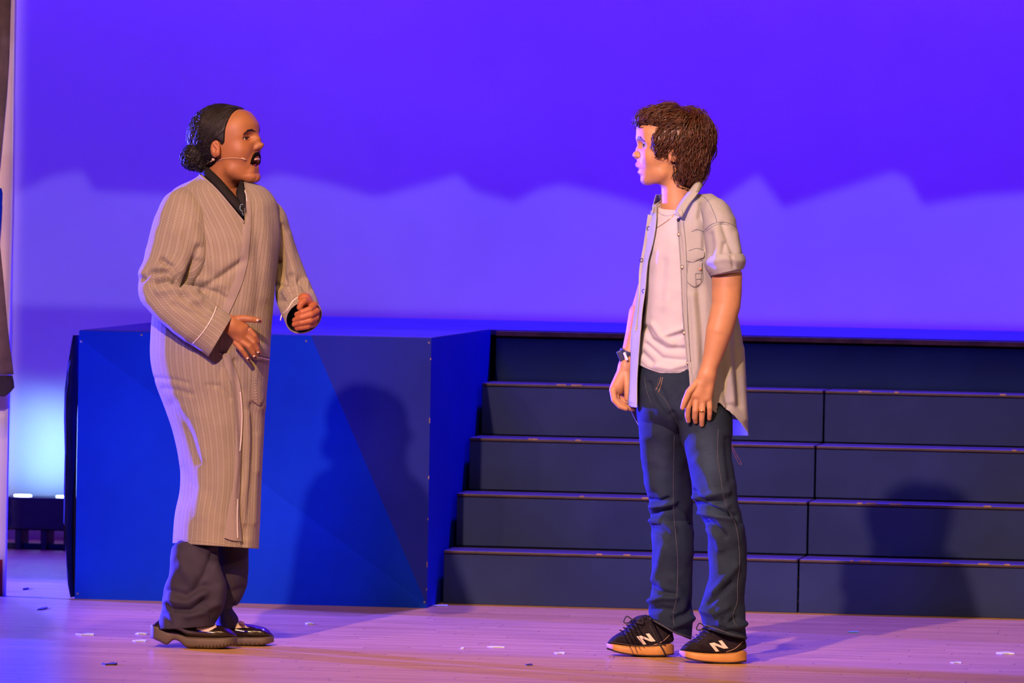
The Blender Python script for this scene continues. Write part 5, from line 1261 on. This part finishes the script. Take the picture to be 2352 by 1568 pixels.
# ---- open denim shirt
sh = empty('denim_shirt', (0, 0, 0), 0, boy); sh['label'] = 'pale washed denim shirt worn open with short rolled sleeves'
rows = [(440, 1508, 1626, .01, .070), (455, 1503, 1650, 0, .095), (475, 1498, 1668, 0, .112), (510, 1490, 1682, 0, .126), (560, 1482, 1688, 0, .134), (620, 1472, 1686, 0, .138), (700, 1462, 1692, 0, .142), (760, 1452, 1704, .0, .145), (850, 1448, 1712, 0, .148), (930, 1441, 1717, 0, .15), (990, 1441, 1719, 0, .15)]
gap = [(440, 1596, 1510), (470, 1575, 1506), (500, 1563, 1507), (560, 1569, 1499), (600, 1572, 1488), (660, 1575, 1482), (730, 1572, 1474), (790, 1577, 1468), (850, 1582, 1464), (990, 1590, 1462)]
def hemS(a):   # a runs 0..2pi across the cloth from the near front edge round the back to the far front edge
    t = a/(2*PI); 
    return np.interp(t, [0, .03, .06, .10, .14, .18, .24, .30, .38, .46, .55, .62, .70, .76, .80, .84, .90, .96, 1.0], [905, 1000, 1000, 1000, 1000, 1000, 1000, 1000, 1000, 1000, 1000, 1000, 1000, 990, 960, 930, 925, 934, 936])
def topS(a): return 446
nS = 240
G = garment(B, rows, topS, hemS, nu=nS, nv=220, wrap=False, gap=gap)
def shcut(x, y, v):
    cam_ = v[:, 1] < .0
    k = cam_ & (x < 1608) & (y < np.interp(x, [1500, 1560, 1583, 1608], [470, 492, 462, 430]))
    # tails: the near front tail ends at 988 between 1608 and 1646, then the side notch rises to 925 and the back tail falls to 990
    low = np.interp(x, [1560, 1606, 1612, 1645, 1648, 1652, 1665, 1690, 1718], [880, 990, 989, 978, 925, 923, 935, 955, 992])
    return k | (cam_ & (y > low) & (x > 1575)) | (~cam_ & (x < 1676) & (y > 960) & (x > 1480))
def shsnap(G, PX):
    x, y = PX[..., 0], PX[..., 1]; low = np.interp(x, [1645, 1648, 1652, 1665, 1690, 1718], [925, 924, 923, 935, 955, 992]); k = (x > 1647) & (np.abs(y-low) < 4) & (G[..., 1] < 0)
    G = G.copy(); G[..., 2] += np.where(k, (y-low)/746, 0); return G
cr_ = [([(1640, 470), (1622, 520), (1618, 570)], -.006, 7), ([(1600, 470), (1596, 500), (1600, 520)], .005, 8), ([(1612, 470), (1606, 500)], -.004, 6), ([(1590, 680), (1596, 760), (1600, 850)], .007, 9), ([(1605, 660), (1612, 740), (1618, 830)], -.007, 8), ([(1580, 690), (1584, 770), (1588, 850)], -.004, 6),
       ([(1668, 740), (1672, 830), (1680, 920)], .010, 10), ([(1658, 800), (1664, 880), (1674, 930)], -.010, 8), ([(1690, 720), (1694, 820), (1700, 930)], -.007, 8), ([(1705, 800), (1708, 900), (1712, 960)], .006, 8), ([(1635, 850), (1640, 900), (1642, 960)], .006, 7), ([(1456, 760), (1452, 850), (1450, 920)], .004, 6)]
shb = cloth(B, 'shirt_body', G, M['chambray'], sh, wrap=False, creases=cr_, noise=(.003, 12, .6), thick=.0022, cut=shcut, seed=31, snap=shsnap)
SB = ['shirt_body']
# rolled sleeve
rows = [(1630, 448, 1614, 476, -.070, .050), (1664, 462, 1616, 506, -.090, .068), (1684, 492, 1617, 534, -.112, .074), (1697, 535, 1618, 560, -.130, .076), (1703, 570, 1620, 584, -.142, .076), (1708, 598, 1621, 606, -.150, .076), (1707, 616, 1627, 628, -.152, .072)]
rows[0] = (1640, 450, 1612, 490, -.075, .040)
G = limb(B, rows, 110, 110)
cr_ = [([(1660, 515), (1672, 550), (1690, 590)], -.008, 7), ([(1645, 530), (1650, 560), (1648, 590)], .007, 9), ([(1664, 560), (1660, 580), (1672, 594)], -.006, 6), ([(1632, 540), (1630, 580)], -.004, 8), ([(1690, 540), (1696, 580)], .005, 8), ([(1640, 486), (1668, 496), (1690, 505)], .004, 8)]
slv = cloth(B, 'sleeve', G, M['chambray'], sh, creases=cr_, noise=(.003, 16), hemin=.03, seed=32, cut=lambda x, y, v: (v[:, 1] > -.02) & (y < 520)); B.bv['sleeve_n'] = B.bv['sleeve']
rows = [(1707, 584, 1619, 594, -.150, .077), (1711, 592, 1617, 602, -.151, .082), (1711, 604, 1620, 616, -.152, .082), (1706, 618, 1632, 634, -.153, .074)]
G = limb(B, rows, 100, 30); cf = cloth(B, 'rolled_cuff', G, M['chambray'], slv, creases=[([(1680, 590), (1686, 612)], -.006, 4), ([(1630, 602), (1665, 592), (1705, 600)], .004, 7)], noise=(.0022, 24), hemin=.02, seed=33)
rows = [(1704, 612, 1624, 620, -.152, .068), (1701, 624, 1634, 632, -.152, .058)]
G = limb(B, rows, 80, 12); cloth(B, 'cuff_lining', G, M['tee'], slv, noise=(.001, 30), hemin=.02, seed=34)
# far sleeve (mostly hidden)
rows = [(1520, 470, 1498, 490, .08, .05), (1520, 560, 1482, 560, .11, .06), (1520, 620, 1474, 620, .11, .06)]
G = limb(B, rows, 60, 30); cloth(B, 'sleeve', G, M['chambray'], sh, noise=(.002, 16), seed=35, hemin=.03)
# collar: near leaf and far leaf
ribbon(B, 'collar', [(1572, 432, .07), (1594, 414, .03), (1603, 408, -.01), (1583, 438, -.075), (1564, 463, -.105), (1552, 484, -.128)], [(1588, 444, .085), (1609, 430, .04), (1614, 424, -.01), (1606, 440, -.085), (1584, 468, -.125), (1566, 499, -.148)], M['chambray'], sh, n=50, m=8, thick=.003, curl=.008)
ribbon(B, 'collar', [(1552, 484, -.128), (1551, 490, -.134), (1550, 494, -.138)], [(1568, 480, -.14), (1568, 490, -.146), (1566, 499, -.148)], M['chambray'], sh, n=10, m=6, thick=.003)
ribbon(B, 'collar', [(1526, 452, .05), (1520, 458, .02), (1513, 466, .0)], [(1528, 461, .04), (1516, 468, .01), (1499, 472, -.03)], M['chambray'], sh, n=16, m=6, thick=.003)
ribbon(B, 'collar', [(1526, 462, .03), (1514, 468, .0), (1500, 474, -.04)], [(1520, 480, .0), (1507, 490, -.03), (1497, 490, -.05)], M['chambray'], sh, n=16, m=6, thick=.003)
seam(B, 'collar_stitch', [(1608, 428), (1590, 452), (1574, 478), (1564, 493)], ['collar', 'shirt_body'], .0009, M['chambray_dark'], sh, lift=.003)
# placket with stitching and snaps
pl_ = patch(B, 'placket', [[(1554, 500), (1562, 502), (1569, 504)], [(1558, 560), (1567, 562), (1575, 564)], [(1562, 620), (1570, 622), (1577, 624)], [(1565, 690), (1572, 690), (1578, 692)], [(1570, 760), (1576, 761), (1581, 763)], [(1577, 830), (1582, 831), (1587, 832)], [(1583, 876), (1587, 877), (1592, 878)]], SB+['tshirt'], M['chambray'], sh, nu=7, nv=70, off=.004, inset=.001, bulge=.001, default=-.13, relax=14)
B.reg('placket', [v.co for v in pl_.data.vertices], [tuple(p.vertices) for p in pl_.data.polygons])
pf_ = patch(B, 'placket', [[(1488, 492), (1500, 494), (1508, 490)], [(1478, 560), (1490, 562), (1499, 560)], [(1468, 620), (1478, 622), (1486, 624)], [(1466, 690), (1474, 692), (1481, 690)], [(1458, 760), (1464, 761), (1471, 763)]], SB, M['chambray'], sh, nu=7, nv=50, off=.003, inset=.001, default=-.02, relax=14)
B.reg('placket_far', [v.co for v in pf_.data.vertices], [tuple(p.vertices) for p in pf_.data.polygons])
seam(B, 'placket_stitch', [(1570, 510), (1575, 565), (1577, 625), (1578, 700), (1581, 765), (1586, 830)], ['placket']+SB, .0011, M['chambray_dark'], pl_, lift=.001)
seam(B, 'placket_stitch', [(1557, 510), (1561, 565), (1565, 625), (1567, 700), (1572, 765)], ['placket']+SB, .0011, M['chambray_dark'], pl_, lift=.001)
def snap(px_, py_, names, mt, ring=False, r=.0052, par=sh, nm='snap'):
    q = B.hit(px_, py_, names, .0015); 
    if ring:
        pts = [q+np.array([r*.85*math.cos(t), -.001, r*math.sin(t)]) for t in np.linspace(0, 2*PI, 17)]; v, f = tubev(pts, .0011, 6, False)
    else: v, f = tubev([q+np.array([0, .002, 0]), q+np.array([0, -.0008, 0]), q+np.array([0, -.0022, 0]), q+np.array([0, -.0028, 0])], [r, r, r*.8, r*.3], 14)
    mk(nm, v, f, mt, par, True)
for x, y in ((1559, 538), (1567, 613), (1580, 833), (1571, 764)): snap(x, y, ['placket']+SB, M['snap']); snap(x, y, ['placket']+SB, M['snapring'], True, nm='snap_rim')
snap(1559, 505, ['placket', 'collar']+SB, M['snapring'], r=.006)
for x, y in ((1489, 524), (1473, 597), (1478, 668)): snap(x, y, ['placket_far']+SB, M['snapring'], True, .0055, nm='snap_ring')
snap(1500, 483, ['placket_far']+SB, M['snapring'], True, .005, nm='snap_ring')
# yoke, armhole and pocket
for p_ in ([(1602, 453), (1612, 450), (1625, 460), (1636, 480), (1644, 500), (1647, 512)], [(1588, 532), (1600, 527), (1618, 532)], [(1581, 576), (1600, 570), (1616, 574)]): seam(B, 'yoke_seam', p_, SB+['sleeve_n'], .0013, M['chambray_dark'], sh)
seam(B, 'armhole_seam', [(1619, 528), (1630, 518), (1652, 510), (1675, 513), (1692, 522)], ['sleeve_n']+SB, .0014, M['chambray_dark'], sh)
seam(B, 'armhole_seam', [(1620, 532), (1632, 523), (1652, 514), (1675, 517)], ['sleeve_n']+SB, .0010, M['chambray_dark'], sh)
pk = patch(B, 'chest_pocket', [[(1578, 600), (1598, 600), (1614, 600)], [(1580, 630), (1600, 630), (1611, 630)], [(1580, 648), (1596, 658), (1609, 650)]], SB, M['chambray'], sh, nu=10, nv=12, off=.003, bulge=.002)
fl_ = patch(B, 'pocket_flap', [[(1578, 577), (1598, 574), (1617, 577)], [(1578, 590), (1598, 590), (1616, 590)], [(1578, 600), (1597, 600), (1600, 597), (1613, 596)][:3]], SB, M['chambray'], sh, nu=10, nv=8, off=.0055, bulge=.002)
B.reg('pocket', [v.co for v in pk.data.vertices], [tuple(p.vertices) for p in pk.data.polygons]); B.reg('flap', [v.co for v in fl_.data.vertices], [tuple(p.vertices) for p in fl_.data.polygons])
for p_ in ([(1580, 604), (1581, 650), (1596, 660), (1610, 650), (1612, 604)], [(1597, 628), (1611, 627)], [(1597, 628), (1599, 655)], [(1599, 641), (1611, 640)]): seam(B, 'pocket_stitch', p_, ['pocket']+SB, .0010, M['chambray_dark'], pk, lift=.001, n=30)
seam(B, 'flap_stitch', [(1578, 599), (1597, 603), (1614, 597)], ['flap']+SB, .0011, M['chambray_dark'], fl_, lift=.001)
snap(1608, 618, ['pocket']+SB, M['leather_stitch'], par=pk, nm='pocket_button')
seam(B, 'tail_hem', [(1650, 927), (1664, 938), (1684, 955), (1700, 972), (1716, 989)], SB, .0018, M['chambray'], sh, lift=.001)
seam(B, 'tail_hem', [(1609, 984), (1625, 985), (1644, 978)], SB, .0016, M['chambray'], sh, lift=.001)
# ---- necklace, watch, ring, wire
nk = empty('necklace', (0, 0, 0), 0, boy)
seam(B, 'chain', [(1567, 465), (1552, 488), (1535, 505), (1520, 516), (1507, 524)], ['head', 'tshirt', 'shirt_body', 'collar'], .0009, M['gold'], nk, lift=.0015)
seam(B, 'chain', [(1512, 480), (1508, 500), (1506, 524)], ['head', 'tshirt'], .0008, M['gold'], nk, lift=.0015)
pc_ = B.hit(1503, 536, ['tshirt'], .003)
rg = random.Random(2); pts = [pc_+np.array([.0045*math.cos(t*2.1)*(1 if t % 2 else .6), -.002-.001*math.sin(t), .008*math.sin(t*1.3+.4)]) for t in range(9)]
v, f = tubev(dens(np.array(pts)[:, [0, 2, 1]], 40)[:, [0, 2, 1]], .0014, 6); mk('pendant', v, f, M['gold'], nk, True)
def ringpart(fig, name, c1, c2, d, depth, r, m, par, n=28, seg=8, flat=1.):
    a = fig.P(c1[0], c1[1], d); b = fig.P(c2[0], c2[1], d); c = (a+b)/2; A = (b-a)/2
    pts = [c+A*math.cos(t)+np.array([0, -depth*math.sin(t), 0]) for t in np.linspace(0, 2*PI, n)]; v, f = tubev(pts, r, seg, False); return mk(name, v, f, m, par, True)
ringpart(B, 'gold_ring', (1605, 944), (1620, 945), -.1865, .0104, .0016, M['gold'], boy)
q = B.P(1612, 944, -.1985); v, f = tubev([q+np.array([0, .002, 0]), q, q-np.array([0, .001, 0])], [.0042, .0042, .003], 10); mk('ring_face', v, f, M['gold'], boy, True)
wt = empty('wristwatch', (0, 0, 0), 0, boy)
for k in range(5):
    t = (k-2)*.0034; ringpart(B, 'strap', (1424+t*-300, 806+t*800), (1458+t*-300, 822+t*800), .03, .026, .0026, M['watch'], wt) if k == 0 else ringpart(B, 'strap_link', (1424+t*-300, 806+t*800), (1458+t*-300, 822+t*800), .03, .026, .0026, M['watch'], wt)
c = B.P(1427, 816, .015)
v, f = boxv(-.011, -.014, -.016, .006, .016, .016); v = (np.array(v)@roty(-.42))+c; bev(mk('watch_case', v, f, M['watch'], wt), .003)
v, f = boxv(-.004, -.016, -.013, .004, .012, .013); v = (np.array(v)@roty(-.42))+B.P(1437, 818, .0); bev(mk('watch_buckle', v, f, M['white_logo'], wt), .002)
P_ = [B.P(x, y, .05) for x, y in dens([(1676, 1010), (1684, 1028), (1694, 1048), (1702, 1062), (1703, 1067), (1699, 1065), (1690, 1050), (1682, 1032), (1677, 1012)], 40)]
v, f = tubev(P_, .0010, 6); mk('loose_wire', v, f, M['wire'], boy, True)
ec = B.hit(1549, 379, ['head', 'hairbase'], .002); v, f = tubev([ec+np.array([0, .004, 0]), ec, ec-np.array([0, .002, 0])], [.0045, .0045, .002], 10); mk('ear_clip', v, f, M['mic'], boy, True)

# ---- sneakers
def sneaker(px0, dz, dc, label):
    f_ = lambda L: [(x+px0, y+dz) for x, y in L]
    s, so, up = build_shoe(B, 'sneaker', f_([(0, -7), (8, 1), (30, 9), (80, 15), (130, 16), (155, 12)]), f_([(0, -14), (8, -25), (22, -35), (38, -44), (52, -58), (68, -72), (84, -79), (110, -74), (135, -62), (150, -54), (155, -40)]), dc,
        [(px0+a, b) for a, b in [(0, .020), (10, .032), (30, .042), (60, .046), (100, .040), (140, .034), (155, .026)]], [(px0+a, b) for a, b in [(0, 8), (10, 16), (30, 20), (80, 22), (130, 26), (150, 26), (155, 22)]], M['suede'], M['gum'], boy, label)
    NU = ['sneaker_upper', 'sneaker_sole']
    seam(B, 'foxing_line', f_([(6, -18), (30, -14), (80, -8), (130, -12), (154, -14)]), ['sneaker_sole'], .0008, M['lug'], so, lift=.0003)
    seam(B, 'outsole', f_([(2, -2), (30, 6), (80, 13), (130, 13), (153, 10)]), ['sneaker_sole'], .0028, M['lace'], so, lift=-.001)
    # N emblem
    def bar(p): return patch(B, 'letter_stroke', p, NU, M['white_logo'], lg, nu=5, nv=6, off=.0025, inset=.0005)
    lg = empty('side_emblem', (0, 0, 0), 0, s)
    bar([f_([(69, -30), (77, -31)]), f_([(84, -11), (92, -12)])]); bar([f_([(90, -36), (98, -37)]), f_([(104, -18), (113, -19)])]); bar([f_([(69, -30), (80, -32)]), f_([(102, -18), (112, -19)])])
    # toe overlay, heel tab, tongue, collar
    for p_, r in ((f_([(18, -26), (36, -30), (58, -27), (80, -20), (98, -8)]), .0010), (f_([(44, -36), (60, -42), (80, -40)]), .0010), (f_([(108, -10), (128, -18), (146, -34)]), .0010)): seam(B, 'panel_stitch', p_, NU, r, M['leather_stitch'] if p_[0][0] > px0+100 else M['lace'], up, lift=.0004)
    patch(B, 'tongue', [f_([(52, -64), (70, -76), (92, -80)]), f_([(48, -58), (66, -66), (90, -70)])], NU, M['suede'], s, nu=8, nv=5, off=.006, inset=.01, default=dc)
    rg = random.Random(int(px0))
    for k in range(5):
        x = 34+k*8; y = -42-k*6
        seam(B, 'lace', f_([(x-4, y-3), (x+5, y+2), (x+14, y+8)]), NU, .0022, M['lace'], s, n=10, lift=.002, seg=6)
    for k in range(3):
        c0 = f_([(62+k*4, -66)])[0]; pts = [(c0[0], c0[1]), (c0[0]-16+k*14, c0[1]-10+k*3), (c0[0]-22+k*18, c0[1]+4), (c0[0]-4, c0[1]+4)]
        P2 = np.array([B.P(x, y, dc-.035-.006*k) for x, y in dens(pts, 18)]); v, f = tubev(P2, .0022, 6); mk('lace_bow', v, f, M['lace'], s, True)
    return s
s1 = sneaker(1560, 1507, DNB, 'near black suede sneaker with gum sole and white letter')
s2 = sneaker(1393, 1491, DFB, 'far black suede sneaker with a loose lace hanging down its side')
P_ = np.array([B.hit(x, y, ['sneaker_upper', 'sneaker_sole'], .004, DFB-.05) for x, y in dens([(1492, 1436), (1502, 1455), (1512, 1475), (1522, 1490), (1529, 1504)], 24)]); v, f = tubev(P_, .0028, 6); mk('loose_lace', v, f, M['lace'], s2, True)
